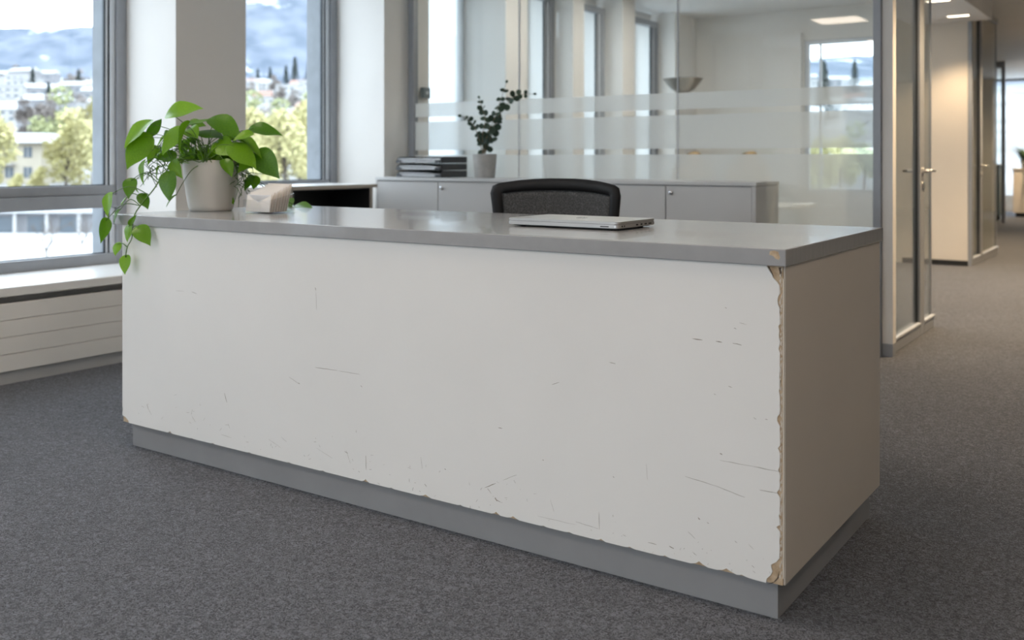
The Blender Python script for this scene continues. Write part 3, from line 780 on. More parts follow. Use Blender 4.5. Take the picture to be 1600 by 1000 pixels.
def place_leaf(parent, b, t, roll=0, wf=1.0, me=None, face=None, name='leaf'):
    """leaf from 3-D joint b to tip t; the blade faces the viewer side, rolled about its own axis"""
    b, t = Vector(b), Vector(t); d = t - b; L = d.length; d.normalize()
    f = Vector(face) if face else (Vector((.35, -.8, .75)))
    n = (f - d * f.dot(d)).normalized(); n = Matrix.Rotation(R(roll), 3, d) @ n
    x = d.cross(n)
    M = Matrix((x * L * wf, d * L, n * L)).transposed().to_4x4(); M.translation = b - org(parent)
    o = bpy.data.objects.new(name, me); COL.objects.link(o); o.parent = parent; o.matrix_local = M
    return o
def pz(u, v, Z): return at(u, v, Z=Z)
rl = random.Random(5)
V = []   # (base px, tip px, Z base, Z tip, roll, width)
V += [((266, 177), (312, 163), 4.16, 4.10, -2, .85, 0), ((230, 192), (189, 226), 4.10, 4.02, 15, .95, 0), ((226, 214), (197, 262), 4.08, 4.0, -20, .85, 2), ((233, 208), (257, 184), 4.14, 4.2, 60, .7, 1),
      ((277, 202), (251, 240), 4.06, 4.0, 10, 1.0, 2), ((293, 196), (270, 238), 4.05, 4.0, 70, .8, 1), ((290, 198), (336, 180), 4.18, 4.2, -30, .8, 0), ((336, 187), (377, 212), 4.16, 4.1, -20, .95, 0),
      ((396, 201), (441, 206), 4.24, 4.22, -12, .85, 0), ((374, 218), (411, 237), 4.18, 4.12, -35, .8, 1), ((404, 241), (434, 276), 4.16, 4.1, 10, .95, 0), ((366, 228), (401, 260), 4.10, 4.04, -20, .85, 2),
      ((264, 273), (261, 314), 4.02, 3.99, 5, 1.0, 0), ((226, 254), (217, 287), 4.03, 4.0, 35, .9, 1), ((205, 282), (199, 309), 4.02, 3.98, -10, 1.0, 0), ((211, 282), (212, 302), 4.04, 4.02, 50, .8, 1),
      ((171, 305), (164, 338), 3.97, 3.93, 20, .85, 0), ((221, 305), (232, 326), 3.97, 3.95, -30, .95, 2), ((187, 329), (174, 347), 3.92, 3.90, 30, 1.0, 1), ((165, 345), (160, 379), 3.93, 3.90, -50, .8, 1),
      ((201, 354), (197, 378), 3.86, 3.84, 20, .95, 2), ((217, 357), (234, 381), 3.80, 3.76, -8, 1.0, 0), ((184, 381), (179, 399), 3.90, 3.87, 10, 1.0, 2), ((197, 402), (193, 428), 3.86, 3.83, 0, .95, 0),
      ((392, 276), (380, 298), 4.22, 4.2, 20, 1.1, 2), ((399, 277), (396, 296), 4.26, 4.25, -30, 1.1, 2), ((271, 254), (281, 277), 4.04, 4.0, 20, 1.0, 1), ((351, 252), (363, 273), 4.06, 4.02, -20, 1.0, 1), ((274, 306), (256, 320), 4.03, 4.0, 40, .6, 1),
      ((296, 202), (307, 212), 4.12, 4.05, 0, 1.0, 0), ((318, 205), (348, 213), 4.20, 4.12, -30, .9, 2), ((341, 223), (362, 240), 4.14, 4.06, 10, 1.0, 0), ((361, 309), (365, 320), 4.2, 4.2, 0, .9, 1),
      ((447, 314), (455, 322), 4.55, 4.5, 0, 1.3, 2), ((461, 322), (489, 322), 4.52, 4.42, -30, .7, 0), ((240, 230), (232, 256), 4.10, 4.06, -40, .8, 1), ((203, 350), (212, 336), 3.84, 3.83, 40, .7, 1),
      ((258, 214), (238, 232), 4.2, 4.2, 30, .8, 1), ((300, 190), (322, 196), 4.25, 4.25, 10, .8, 2), ((352, 200), (366, 222), 4.22, 4.2, 30, .9, 1), ((190, 318), (196, 306), 3.96, 3.98, -30, .7, 2), ((375, 250), (392, 262), 4.24, 4.2, 30, .8, 1), ((248, 262), (240, 282), 4.08, 4.05, 60, .7, 1)]
rv = random.Random(17)
for k in range(26):     # younger leaves filling the crown
    u, v = rv.uniform(252, 392), rv.uniform(206, 250)
    a = rv.uniform(-.5, 3.6); L = rv.uniform(16, 32); Z = rv.uniform(4.10, 4.26)
    V.append(((u, v), (u + L * math.cos(a), v + L * .8 * math.sin(a)), Z, Z - rv.uniform(0, .05), rv.uniform(-60, 60), rv.uniform(.75, 1.0), rv.choice((0, 1, 2))))
bases = []
for (b, t, z0, z1, ro, wf, k) in V:
    B, T = pz(*b, z0), pz(*t, z1)
    place_leaf(vine, B, T, ro, wf * .90, LM[k]); bases.append(B)
# main runners
def runner(pix, r=.0028, name='stem', m='stem_green', par=vine):
    bm = bmesh.new(); tube(bm, smooth_path([pz(*p) for p in pix], 6), r, 6, r * .6); return finish(name, bm, m, par, True)
main = [(300, 250, 4.12), (275, 252, 4.06), (252, 278, 4.03), (240, 296, 4.0), (222, 318, 3.93), (211, 334, 3.855), (207, 352, 3.85), (206, 372, 3.845), (199, 386, 3.855), (196, 402, 3.86)]
runner(main, .0032)
runner([(305, 248, 4.1), (270, 258, 4.06), (245, 272, 4.06), (225, 256, 4.05)], .002)
runner([(340, 250, 4.14), (366, 256, 4.16), (372, 290, 4.2), (366, 316, 4.2)], .002)
runner([(340, 246, 4.16), (372, 240, 4.2), (385, 262, 4.22), (380, 292, 4.22)], .002)
mpts = smooth_path([pz(*p) for p in main], 5)
root = pz(318, 246, 4.13)
for B, (b, t, *_r) in zip(bases, V):
    if b[0] < 252 and b[1] > 240: 
        q = min(mpts, key=lambda p: (p - B).length + .4 * max(0, B.z - p.z))
    else: q = root + Vector((rl.uniform(-.05, .05), rl.uniform(-.04, .04), -.02))
    md = (B + q) / 2 + Vector((0, 0, .035 if (B - q).length > .08 else .008))
    bm = bmesh.new(); tube(bm, smooth_path([q, md, B], 5), .0021, 5, .0015); finish('petiole', bm, 'stem_green', vine, True)
# young shoots crowding the pot
bm = bmesh.new()
def blade(bm, p, d, L, w):
    d = d.normalized(); x = d.cross(Vector((0, 0, 1))); x = x.normalized() if x.length > .01 else Vector((1, 0, 0))
    prev = None
    for i in range(6):
        t = i / 5; c = p + d * L * t + Vector((0, 0, -.55 * L * t * t)) * .6; ww = w * math.sin(math.pi * (.12 + .88 * t)) * (1 if i < 5 else 0) + .0004
        row = (bm.verts.new(c - x * ww), bm.verts.new(c + x * ww))
        if prev: bm.faces.new((prev[0], prev[1], row[1], row[0]))
        prev = row
for k in range(330):
    a = rl.uniform(0, 6.283); r = .095 * math.sqrt(rl.random()); p = PC + Vector((r * math.cos(a), r * math.sin(a), .186))
    d = Vector((math.cos(a) * rl.uniform(.1, 1.2), math.sin(a) * rl.uniform(.1, 1.2), rl.uniform(.8, 1.5)))
    blade(bm, p, d, rl.uniform(.07, .15), rl.uniform(.004, .009))
sh = finish('young_shoots', bm, 'vine_leaf', vine); sh['kind'] = 'stuff'
bm = bmesh.new()
def curl(bm, c, spread, n):
    for k in range(n):
        p = c + Vector((rl.gauss(0, spread), rl.gauss(0, spread), rl.gauss(0, spread * 1.2))); pts = [p]
        d = Vector((rl.uniform(-1, 1), rl.uniform(-1, 1), rl.uniform(-.8, .6)))
        for i in range(4):
            d = d + Vector((rl.uniform(-.5, .5), rl.uniform(-.5, .5), rl.uniform(-.6, .3))); pts.append(pts[-1] + d.normalized() * .018)
        tube(bm, smooth_path(pts, 2), .0019, 4, .0012)
for u, v, Z, n in ((262, 232, 4.1, 22), (250, 250, 4.07, 16), (240, 262, 4.07, 10), (372, 262, 4.2, 24), (376, 284, 4.22, 20), (366, 245, 4.18, 12)): curl(bm, pz(u, v, Z), .017, n)
tg = finish('stem_tangle', bm, 'stem_green', vine, True); tg['kind'] = 'stuff'

# ================================================================== CARD HOLDER
hx0, hx1, hy0, hy1 = -3.182, -3.022, 2.700, 2.835
ch = thing('card_holder', ((hx0 + hx1) / 2, (hy0 + hy1) / 2, ZT), 'clear acrylic holder full of pale cards beside the vine pot', 'holder')
t_ = .003
box('base_plate', hx0, hx1, hy0, hy1, ZT, ZT + .006, 'acrylic', ch, .001)
box('front_lip', hx0, hx1, hy0, hy0 + t_, ZT + .006, ZT + .055, 'acrylic', ch, .001)
box('back_wall', hx0, hx1, hy1 - t_, hy1, ZT + .006, ZT + .080, 'acrylic', ch, .001)
for x in (hx0, hx1 - t_):
    bm = bmesh.new(); prism(bm, [(hy0 + t_, ZT + .006), (hy1 - t_, ZT + .006), (hy1 - t_, ZT + .080), (hy0 + t_, ZT + .055)], x, x + t_, 'x'); finish('side_wall', bm, 'acrylic', ch)
NC = 8
for k in range(NC):
    y = hy0 + .008 + k * .0130; tilt = R(9 + k * .9); hgt = .072 + k * .0062 + rl.uniform(-.002, .002)
    x0, x1 = hx0 + .006 + rl.uniform(0, .004), hx1 - .006 - rl.uniform(0, .004)
    bm = bmesh.new(); t = bmesh.new()
    add_box(t, x0, x1, -.0012, .0012, 0, hgt)
    merge(bm, t, Matrix.Translation((0, y, ZT + .007)) @ Matrix.Rotation(-tilt, 4, 'X'))
    lab = {0: 'pale envelope with pointed flap, frontmost in the acrylic holder', NC - 1: 'pale card at the very back of the acrylic holder'}.get(k, 'pale card standing in the acrylic holder, %s from the front' % ['', 'second', 'third', 'fourth', 'fifth', 'sixth', 'seventh', 'eighth', ''][k])
    cobj = thing('card', ((x0 + x1) / 2, y, ZT + .007), lab, 'card', 'cards in the acrylic holder')
    finish('card_sheet', bm, 'card_paper', cobj)
    if k == 0:
        bm = bmesh.new(); t = bmesh.new(); xm = (x0 + x1) / 2
        prism(t, [(x0 + .004, hgt - .003), (xm, hgt * .55), (x1 - .004, hgt - .003), (x1 - .006, hgt - .0024), (xm, hgt * .52), (x0 + .006, hgt - .0024)][::1], -.0019, -.0011, 'y')
        merge(bm, t, Matrix.Translation((0, y, ZT + .007)) @ Matrix.Rotation(-tilt, 4, 'X'))
        finish('flap_edge', bm, 'paper', cobj)

# ================================================================== OFFICE CHAIR behind the desk
CX, CY = -2.235, 3.56
chair = thing('office_chair', (CX, CY, 0), 'black mesh office chair behind the reception desk', 'chair')
def curved_sheet(rows, th):
    """rows: list of lists of points (front surface); adds thickness th along +y"""
    bm = bmesh.new(); F = [[bm.verts.new(p) for p in r] for r in rows]; B = [[bm.verts.new((p[0], p[1] + th, p[2])) for p in r] for r in rows]
    nr, nc = len(rows), len(rows[0])
    for i in range(nr - 1):
        for j in range(nc - 1):
            bm.faces.new((F[i][j], F[i][j + 1], F[i + 1][j + 1], F[i + 1][j])).smooth = True
            bm.faces.new((B[i][j], B[i + 1][j], B[i + 1][j + 1], B[i][j + 1])).smooth = True
    for i in range(nr - 1):
        for j in (0, nc - 1): bm.faces.new((F[i][j], F[i + 1][j], B[i + 1][j], B[i][j]))
    for j in range(nc - 1):
        for i in (0, nr - 1): bm.faces.new((F[i][j], F[i][j + 1], B[i][j + 1], B[i][j]))
    return bm
def back_outline(t):
    """half width and centre offset of the backrest at height fraction t"""
    return .262 + .066 * t ** .75
def bpt(s, t):
    w = back_outline(t)
    x = CX + s * w; z = .55 + .515 * t - (.032 * abs(s) ** 2.4 * max(0, (t - .6) / .4))
    y = CY + .02 - .075 * abs(s) ** 2 + .05 * t + .03 * math.sin(t * 3)
    return (x, y, z)
ss = [i / 10 - 1 for i in range(21)]
tin = [.06 + .85 * i / 14 for i in range(15)]
rows = [[bpt(s * .86, t) for s in ss] for t in tin]
bm = curved_sheet(rows, .006); finish('mesh_panel', bm, 'mesh_fabric', chair, True)
# frame ring: loft around outline
ring = []
def ringpt(k, off):
    pass
bm = bmesh.new()
outer = [(1, 0.0)] + [(1, i / 12) for i in range(1, 12)] + [(.96, .985), (.88, 1.0)] + [(.8 - i * .2, 1.0) for i in range(9)] + [(-.88, 1.0), (-.96, .985)] + [(-1, 1 - i / 12) for i in range(1, 13)] + [(-.7, 0.0), (-.3, 0), (.3, 0), (.7, 0)]
def inner_of(s, t):
    return (max(-.85, min(.85, s)), max(.07, min(.90, t)))
O = [bpt(s, t) for s, t in outer]; I = [bpt(*inner_of(s, t)) for s, t in outer]
n = len(O); rings = []
for i in range(n):
    o, q = Vector(O[i]), Vector(I[i]); mid = (o + q) / 2
    rings.append([bm.verts.new(p) for p in (o + Vector((0, .004, 0)), mid + Vector((0, -.012, 0)), q + Vector((0, -.006, 0)), q + Vector((0, .014, 0)), mid + Vector((0, .026, 0)), o + Vector((0, .018, 0)))])
for i in range(n):
    a, b = rings[i], rings[(i + 1) % n]
    for k in range(6): bm.faces.new((a[k], a[(k + 1) % 6], b[(k + 1) % 6], b[k])).smooth = True
finish('backrest_frame', bm, 'black_plastic', chair, True)
bm = bmesh.new(); tube(bm, smooth_path([(CX, CY + .13, .80), (CX, CY + .15, .68), (CX, CY + .10, .5), (CX, CY - .05, .42)], 5), .022, 8); finish('back_support', bm, 'black_plastic', chair, True)
bm = bmesh.new(); rbox(bm, CX - .25, CX + .25, CY - .46, CY + .03, .43, .51, .09, 6, .02); finish('seat', bm, 'black_fabric', chair)
bm = bmesh.new(); tube(bm, [(CX, CY - .2, .10), (CX, CY - .2, .43)], .028, 14); finish('gas_column', bm, 'steel', chair, True)
for s in (-1, 1):
    bm = bmesh.new(); tube(bm, smooth_path([(CX + s * .24, CY - .2, .45), (CX + s * .30, CY - .2, .47), (CX + s * .31, CY - .2, .66)], 4), .016, 8); a_ = finish('armrest_post', bm, 'black_plastic', chair, True)
    box('armrest_pad', CX + s * .31 - .04, CX + s * .31 + .04, CY - .30, CY - .06, .66, .69, 'black_plastic', chair, .01, 2)
for k in range(5):
    a = R(90 + 72 * k); c = Vector((CX, CY - .2, 0)); e = c + Vector((math.cos(a) * .29, math.sin(a) * .29, 0))
    bm = bmesh.new(); tube(bm, [c + Vector((0, 0, .12)), e + Vector((0, 0, .085))], .026, 8, .016); lg = finish('base_leg', bm, 'black_plastic', chair, True)
    sx = Vector((-math.sin(a), math.cos(a), 0)) * .022
    bm = bmesh.new(); tube(bm, [e + sx + Vector((0, 0, .03)), e - sx + Vector((0, 0, .03))], .03, 14); tube(bm, [e + Vector((0, 0, .05)), e + Vector((0, 0, .09))], .008, 6); finish('caster', bm, 'black_plastic', lg, True)

# ================================================================== CABINET ROW under the partition
KY0, KY1, KZ = 5.538, 5.925, 1.012
units = [(-5.034, -3.86, ((-5.016, -4.440), (-4.434, -3.872)), -4.402, 'grey two door cabinet below the letter trays', 'grey two door cabinet'),
         (-3.858, -3.235, ((-3.842, -3.248),), None, 'grey single door cabinet hidden behind the office chair', 'x'),
         (-3.233, -2.072, ((-3.216, -2.650), (-2.644, -2.098)), -2.610, 'grey two door cabinet at the right end of the row', 'x')]
for (a, b, doors, kn, lab, _) in units:
    c = thing('cabinet', ((a + b) / 2, KY0, 0), lab, 'cabinet', 'grey cabinets along the glass partition')
    bm = bmesh.new()
    add_box(bm, a, a + .018, KY0, KY1, .06, KZ - .023, .001); add_box(bm, b - .024, b, KY0, KY1, .06, KZ - .023, .001)
    add_box(bm, a + .018, b - .024, KY0 + .02, KY1, .06, .08); add_box(bm, a + .018, b - .024, KY1 - .012, KY1, .08, KZ - .024)
    add_box(bm, a + .018, b - .024, KY0 + .024, KY1 - .012, KZ - .045, KZ - .024)
    finish('body', bm, 'cab_grey', c)
    box('plinth', a + .01, b - .01, KY0 + .03, KY1, 0, .06, 'black_base', c)
    for i, (p, q) in enumerate(doors):
        d = box('door', p, q, KY0 + .001, KY0 + .019, .085, KZ - .030, 'cab_grey', c, .0012)
        if kn and i == 1:
            bm = bmesh.new(); t = bmesh.new(); lathe(t, [(.013, 0), (.0135, .006), (.012, .011), (.007, .0135), (.0, .014)], (0, 0, 0), 18, True); merge(bm, t, Matrix.Translation((kn, KY0 + .001, .941)) @ Matrix.Rotation(R(90), 4, 'X'))
            k = finish('lock_knob', bm, 'chrome', d, True); k['label'] = 'round chrome lock knob'
            bm = bmesh.new(); t = bmesh.new(); lathe(t, [(.005, .0136), (.005, .0152)], (0, 0, 0), 12, True, True); merge(bm, t, Matrix.Translation((kn, KY0 + .001, .941)) @ Matrix.Rotation(R(90), 4, 'X')); finish('key_slot', bm, 'black_plastic', k)
wt = box('cabinet_worktop', -5.036, -2.068, KY0 - .004, KY1, KZ - .022, KZ, 'cab_top', None, .0012); tag(wt, 'pale grey top board running over the cabinet row', 'worktop')

# open low unit with a black niche in the window bay
ou = thing('open_shelf_unit', (-5.1, 4.95, 0), 'low taupe shelf unit with black niche beside the cabinet row', 'shelf unit')
bm = bmesh.new()
ox0, ox1, oy0, oy1, oz = -5.36, -4.90, 4.55, 5.36, .965
add_box(bm, ox0, ox1 , oy0, oy0 + .028, 0, oz - .026, .001); add_box(bm, ox0, ox1, oy1 - .028, oy1, 0, oz - .026, .001)
add_box(bm, ox0 + .01, ox1 - .01, oy0 + .028, oy1 - .028, .04, .07)
finish('carcass', bm, 'oak_taupe', ou)
tb = box('top_board', ox0 - .02, ox1 + .004, oy0 - .25, oy1 + .04, oz - .025, oz, 'sill_laminate', ou, .002)
box('top_edge', ox1 + .0042, ox1 + .0062, oy0 - .25, oy1 + .04, oz - .025, oz, 'oak_taupe', tb)
box('niche_back', ox0 + .08, ox0 + .09, oy0 + .028, oy1 - .028, .07, oz - .026, 'niche_black', ou)
box('niche_lining', ox0 + .09, ox1 - .004, oy0 + .028, oy0 + .034, .07, oz - .026, 'niche_black', ou)
box('niche_lining', ox0 + .09, ox1 - .004, oy1 - .034, oy1 - .028, .07, oz - .026, 'niche_black', ou)
box('niche_lining', ox0 + .09, ox1 - .004, oy0 + .034, oy1 - .034, oz - .032, oz - .026, 'niche_black', ou)
box('end_leg', ox0 + .02, ox1 - .05, oy0 - .24, oy0 - .21, 0, oz - .026, 'cab_grey', ou)

# ================================================================== LETTER TRAYS
TX, TY = -4.87, 5.585
names3 = ['bottom', 'middle', 'top']
for k in range(3):
    z = KZ + .001 + k * .0515; w_, d_, h_ = .435, .30, .049
    tr = thing('letter_tray', (TX, TY, z), 'black letter tray with papers, %s of the stack of three' % names3[k], 'tray', 'stacked letter trays')
    bm = bmesh.new()
    add_box(bm, 0, w_, 0, d_, .002, .005, .001)
    for x in (0, w_ - .004): prism(bm, [(.012, .005), (d_, .005), (d_, h_), (.03, h_), (.008, h_ * .72)], x, x + .004, 'x')
    add_box(bm, .004, w_ - .004, d_ - .004, d_, .005, h_)
    finish('tray_shell', bm, 'tray_black', tr, local=True)
    for x in (.0, w_ - .05): box('front_lip', x, x + .05, -.003, .001, .002, .022, 'tray_black', tr, .001, local=True)
    tr.rotation_euler[2] = R(-3)
    pp = thing('paper_stack', (TX, TY, z + .0055), 'loose white papers in the %s letter tray' % names3[k], 'papers', 'papers in the letter trays')
    pp.rotation_euler[2] = R(-3)
    for j in range(9):
        bm = bmesh.new(); x0 = .012 + rl.uniform(0, .01); x1 = w_ - .03 - rl.uniform(0, .05); y0 = .004 + rl.uniform(0, .01); zz0 = .0002 + j * .0034
        pr = []
        for i in range(9):
            q = i / 8; xx = x0 + (x1 - x0) * q
            pr.append((xx, zz0 + .0022 * math.sin(q * 3.1 + j) * (j / 8) - (.006 * (q - .8) / .2 * (j / 8) if q > .8 else 0)))
        prism(bm, [(a, max(.0001 + j * .0022, b)) for a, b in pr] + [(a, max(.0001 + j * .0022, b) + .0019) for a, b in pr[::-1]], y0, d_ - .01, 'y')
        finish('sheet', bm, 'paper', pp, local=True)

# ================================================================== EUCALYPTUS
EP = Vector((-4.165, 5.735, KZ))
eu = thing('potted_eucalyptus', EP, 'small eucalyptus in a round concrete grey pot on the cabinets', 'plant')
bm = bmesh.new(); lathe(bm, [(.070, 0), (.075, .004), (.081, .09), (.0865, .168), (.086, .172), (.079, .172), (.078, .155), (.077, .15)], EP, 44, True); finish('pot', bm, 'pot_concrete', eu)
bm = bmesh.new(); lathe(bm, [(0, .154), (.05, .156), (.078, .152)], EP, 28, False); finish('soil', bm, 'soil', eu)
def round_leaf():
    bm = bmesh.new(); c = bm.verts.new((0, .5, -.04)); ring = []
    for i in range(12):
        a = 2 * math.pi * i / 12 - math.pi / 2; ring.append(bm.verts.new((.46 * math.cos(a), .5 + .5 * math.sin(a), .06 * abs(math.cos(a)))))
    for i in range(12): bm.faces.new((c, ring[i], ring[(i + 1) % 12])).smooth = True
    me = bpy.data.meshes.new('eucalyptus_leaf'); bm.to_mesh(me); bm.free(); me.materials.append(MAT['eucalyptus_leaf']); return me
EL = round_leaf()
Ze = S_ * 4.165 + C_ * 5.735
stems = [([(757, 240, 0), (761, 212, -.02), (772, 186, -.03), (781, 160, -.02), (791, 130, 0)], 9, .032), ([(756, 240, 0), (764, 212, .03), (781, 180, .03), (797, 156, .02), (812, 148, 0), (833, 147, 0)], 9, .030),
         ([(754, 240, 0), (748, 216, -.03), (741, 198, -.03), (733, 188, -.04), (721, 182, -.05)], 7, .024), ([(755, 240, 0), (754, 212, -.05), (758, 188, -.04), (754, 170, -.05), (749, 154, -.06)], 8, .028),
         ([(758, 240, 0), (766, 218, .0), (774, 198, .04), (779, 185, .06)], 6, .034), ([(757, 240, 0), (755, 224, .05), (750, 210, .08)], 4, .032)]
re_ = random.Random(11)
for pix, nl, sz in stems:
    P = smooth_path([pz(u, v, Ze + dz) for u, v, dz in pix], 8)
    bm = bmesh.new(); tube(bm, P, .0030, 6, .0012); finish('stem', bm, 'stem_brown', eu, True)
    N = len(P)
    for i in range(nl):
        t = .16 + .84 * i / (nl - 1); q = P[min(N - 1, int(t * (N - 1)))]; q0 = P[max(0, int(t * (N - 1)) - 2)]
        ax = (q - q0).normalized()
        sc = 1.75 * sz * (1.0 - .45 * max(0, t - .5) * 2) * re_.uniform(.8, 1.15)
        for s in ((-1, 1) if i < nl - 1 else (1,)):
            side = ax.cross(Vector((re_.uniform(-.6, .6), -1, re_.uniform(-.4, .4)))).normalized() * s
            d = (side + ax * re_.uniform(.2, .7) + Vector((re_.uniform(-.3, .3), re_.uniform(-.5, .5), re_.uniform(-.2, .3)))).normalized()
            if i == nl - 1: d = ax
            place_leaf(eu, q, q + d * sc, re_.uniform(-35, 35), 1.0, EL, (.5, -1, .35))

# ================================================================== MEETING ROOM
pl = thing('pendant_lamp', (-3.92, 8.6, 1.76), 'bowl shaped brushed metal pendant lamp in the meeting room', 'lamp')
c_ = (-3.93, 8.6, 1.765)
bm = bmesh.new(); lathe(bm, [(.012, 0), (.06, .012), (.11, .045), (.15, .085), (.188, .137), (.192, .140), (.184, .140), (.146, .09), (.105, .05), (.05, .018), (.012, .008)], c_, 44, True, True); finish('bowl', bm, 'lamp_metal', pl)
for k in range(3):
    a = R(120 * k + 20); bm = bmesh.new(); tube(bm, [(c_[0] + .186 * math.cos(a), c_[1] + .186 * math.sin(a), c_[2] + .138), (c_[0], c_[1], CEIL - .02)], .0012, 4); finish('suspension_wire', bm, 'steel', pl)
bm = bmesh.new(); lathe(bm, [(.05, 0), (.05, .019)], (c_[0], c_[1], CEIL - .0195), 20, True, True); finish('ceiling_rose', bm, 'lamp_metal', pl)
tbx = thing('meeting_table', (-3.55, 8.7, 0), 'pale meeting table behind the frosted glass', 'table')
bm = bmesh.new(); rbox(bm, -4.3, -2.8, 8.15, 9.1, .71, .74, .08, 5, .004); finish('table_top', bm, 'table_white', tbx)
for x in (-4.15, -2.95):
    for y in (8.27, 8.98): box('leg', x - .025, x + .025, y - .025, y + .025, 0, .71, 'steel', tbx, .004)
def shell_chair(x, y, rz, lab):
    t = thing('conference_chair', (x, y, 0), lab, 'chair', 'tan chairs in the meeting room')
    rows = []
    for i in range(9):
        q = i / 8; w = .25 * (1 - .25 * q ** 3); rows.append([(s * w * (1 if q < .8 else math.sqrt(max(0.05, 1 - ((q - .8) / .22) ** 2))), .2 + .10 * q - .06 * (s * s), .44 + .79 * q - .035 * s * s * q) for s in [j / 6 - 1 for j in range(13)]])
    bm = curved_sheet(rows, .035); finish('backrest', bm, 'tan_leather', t, True, local=True)
    bm = bmesh.new(); rbox(bm, -.25, .25, -.25, .24, .42, .48, .08, 5, .015); finish('seat', bm, 'tan_leather', t, local=True)
    for sx in (-1, 1):
        for sy in (-1, 1):
            bm = bmesh.new(); tube(bm, [(sx * .16, sy * .16, .42), (sx * .23, sy * .23, 0)], .014, 8, .010); finish('leg', bm, 'steel', t, True, local=True)
    t.rotation_euler[2] = rz
shell_chair(-4.32, 9.5, R(4), 'tan high backed chair below the pendant lamp, nearer the window')
shell_chair(-3.70, 9.4, R(-4), 'tan high backed chair in the meeting room, right of the pendant lamp')
rb = thing('roller_blind', (-5.52, 6.75, 2.75), 'closed white roller blind in the first meeting room window', 'blind')
box('blind_cloth', -5.528, -5.524, 6.215, 7.275, .50, 2.74, 'blind_fabric', rb)
bm = bmesh.new(); tube(bm, [(-5.515, 6.215, 2.755), (-5.515, 7.275, 2.755)], .025, 12); finish('blind_roller', bm, 'frame_light', rb, True)
bm = bmesh.new(); tube(bm, [(-5.526, 6.22, .503), (-5.526, 7.27, .503)], .008, 8); finish('hem_bar', bm, 'frame_light', rb, True)
th = thing('wall_thermostat', (-5.03, 6.14, 1.63), 'small dark control box on the pier behind the glass', 'control box')
box('housing', -5.0585, -5.02, 6.09, 6.17, 1.635, 1.72, 'thermostat_grey', th, .006, 2)
box('dial', -5.0205, -5.016, 6.115, 6.145, 1.665, 1.69, 'frame_light', th, .002)

# ================================================================== CORRIDOR END
rc = thing('low_counter', (-1.9, 21.9, 0), 'beige low counter at the far end of the corridor', 'counter')
box('counter_body', -2.84, -1.3, 21.7, 22.1, .08, .93, 'warm_wall', rc, .004); box('counter_top', -2.86, -1.28, 21.68, 22.12, .93, .96, 'warm_wall', rc, .004); box('counter_plinth', -2.80, -1.34, 21.74, 22.08, 0, .08, 'black_base', rc)
fp = thing('potted_palm', (-2.62, 21.9, .96), 'bushy green plant on the far beige counter', 'plant')
bm = bmesh.new(); lathe(bm, [(.09, 0), (.12, .18), (.11, .18), (.10, .15)], (-2.62, 21.9, .96), 24, True, True); finish('pot', bm, 'pot_grey', fp)
bm = bmesh.new()
for k in range(70):
    a = re_.uniform(0, 6.283); blade(bm, Vector((-2.62, 21.9, 1.10)), Vector((math.cos(a), math.sin(a), re_.uniform(.3, 1.8))), re_.uniform(.3, .6), re_.uniform(.012, .03))
f_ = finish('fronds', bm, 'far_leaf', fp); f_['kind'] = 'stuff'
fd = thing('sideboard', (-3.15, 20.4, 0), 'dark teal sideboard behind the far glazed screen', 'sideboard')
box('cabinet_body', -3.66, -2.86, 20.1, 20.5, .10, 1.02, 'thermostat_grey', fd, .004); box('sideboard_top', -3.68, -2.84, 20.08, 20.52, 1.02, 1.05, 'cab_grey', fd, .003)
for x in (-3.6, -2.92):
    for y in (20.15, 20.45): box('leg', x - .02, x + .02, y - .02, y + .02, 0, .10, 'black_base', fd)
for x in (-3.655, -3.255): box('door', x, x + .395, 20.088, 20.1, .12, 1.0, 'thermostat_grey', fd, .003)
gp2 = thing('potted_herb', (-3.25, 20.3, 1.05), 'small green plant on the dark teal sideboard', 'plant')
bm = bmesh.new(); lathe(bm, [(.06, 0), (.08, .12), (.07, .12), (.065, .1)], (-3.25, 20.3, 1.05), 20, True, True); finish('pot', bm, 'pot_grey', gp2)
bm = bmesh.new()
for k in range(60):
    a = re_.uniform(0, 6.283); blade(bm, Vector((-3.25, 20.3, 1.15)), Vector((math.cos(a), math.sin(a), re_.uniform(.3, 1.5))), re_.uniform(.15, .3), re_.uniform(.012, .025))
f_ = finish('leaves', bm, 'vine_leaf', gp2); f_['kind'] = 'stuff'

# ================================================================== OUTSIDE: valley, town and wooded hills
def lerp_tab(tab, x):
    if x <= tab[0][0]: return tab[0][1]
    for (a, va), (b, vb) in zip(tab, tab[1:]):
        if x <= b:
            t = (x - a) / (b - a); t = t * t * (3 - 2 * t); return va + (vb - va) * t
    return tab[-1][1]
def azi(x, y): return math.degrees(math.atan2(y, -x))       # 0 = straight out of the windows, 90 = down the corridor
RIDGE = [(-60, .12), (0, .13), (22, .112), (28, .112), (34, .122), (38, .165), (44, .215), (50, .20), (60, .13), (72, .095), (90, .08), (120, .06), (180, .05)]
PROF = [(0, -7), (95, -7), (130, -5), (200, 0), (350, 12), (600, 40), (850, 68), (1100, 105)]
def ground(x, y):
    r = math.hypot(x, y); z = lerp_tab(PROF, min(r, 1100))
    if r > 850:
        rt = lerp_tab(RIDGE, azi(x, y)) * 1900
        t = min(1, (r - 850) / 1050); t = t * t * (3 - 2 * t) * .55 + t * .45
        z = 68 + (rt - 68) * t if r < 1900 else rt - (r - 1900) * .12
        z += 16 * noise.noise(Vector((x * .004, y * .004, 3.1))) * min(1, (r - 850) / 300) + 6 * noise.noise(Vector((x * .02, y * .02, 7))) * min(1, (r - 850) / 300)
    return z
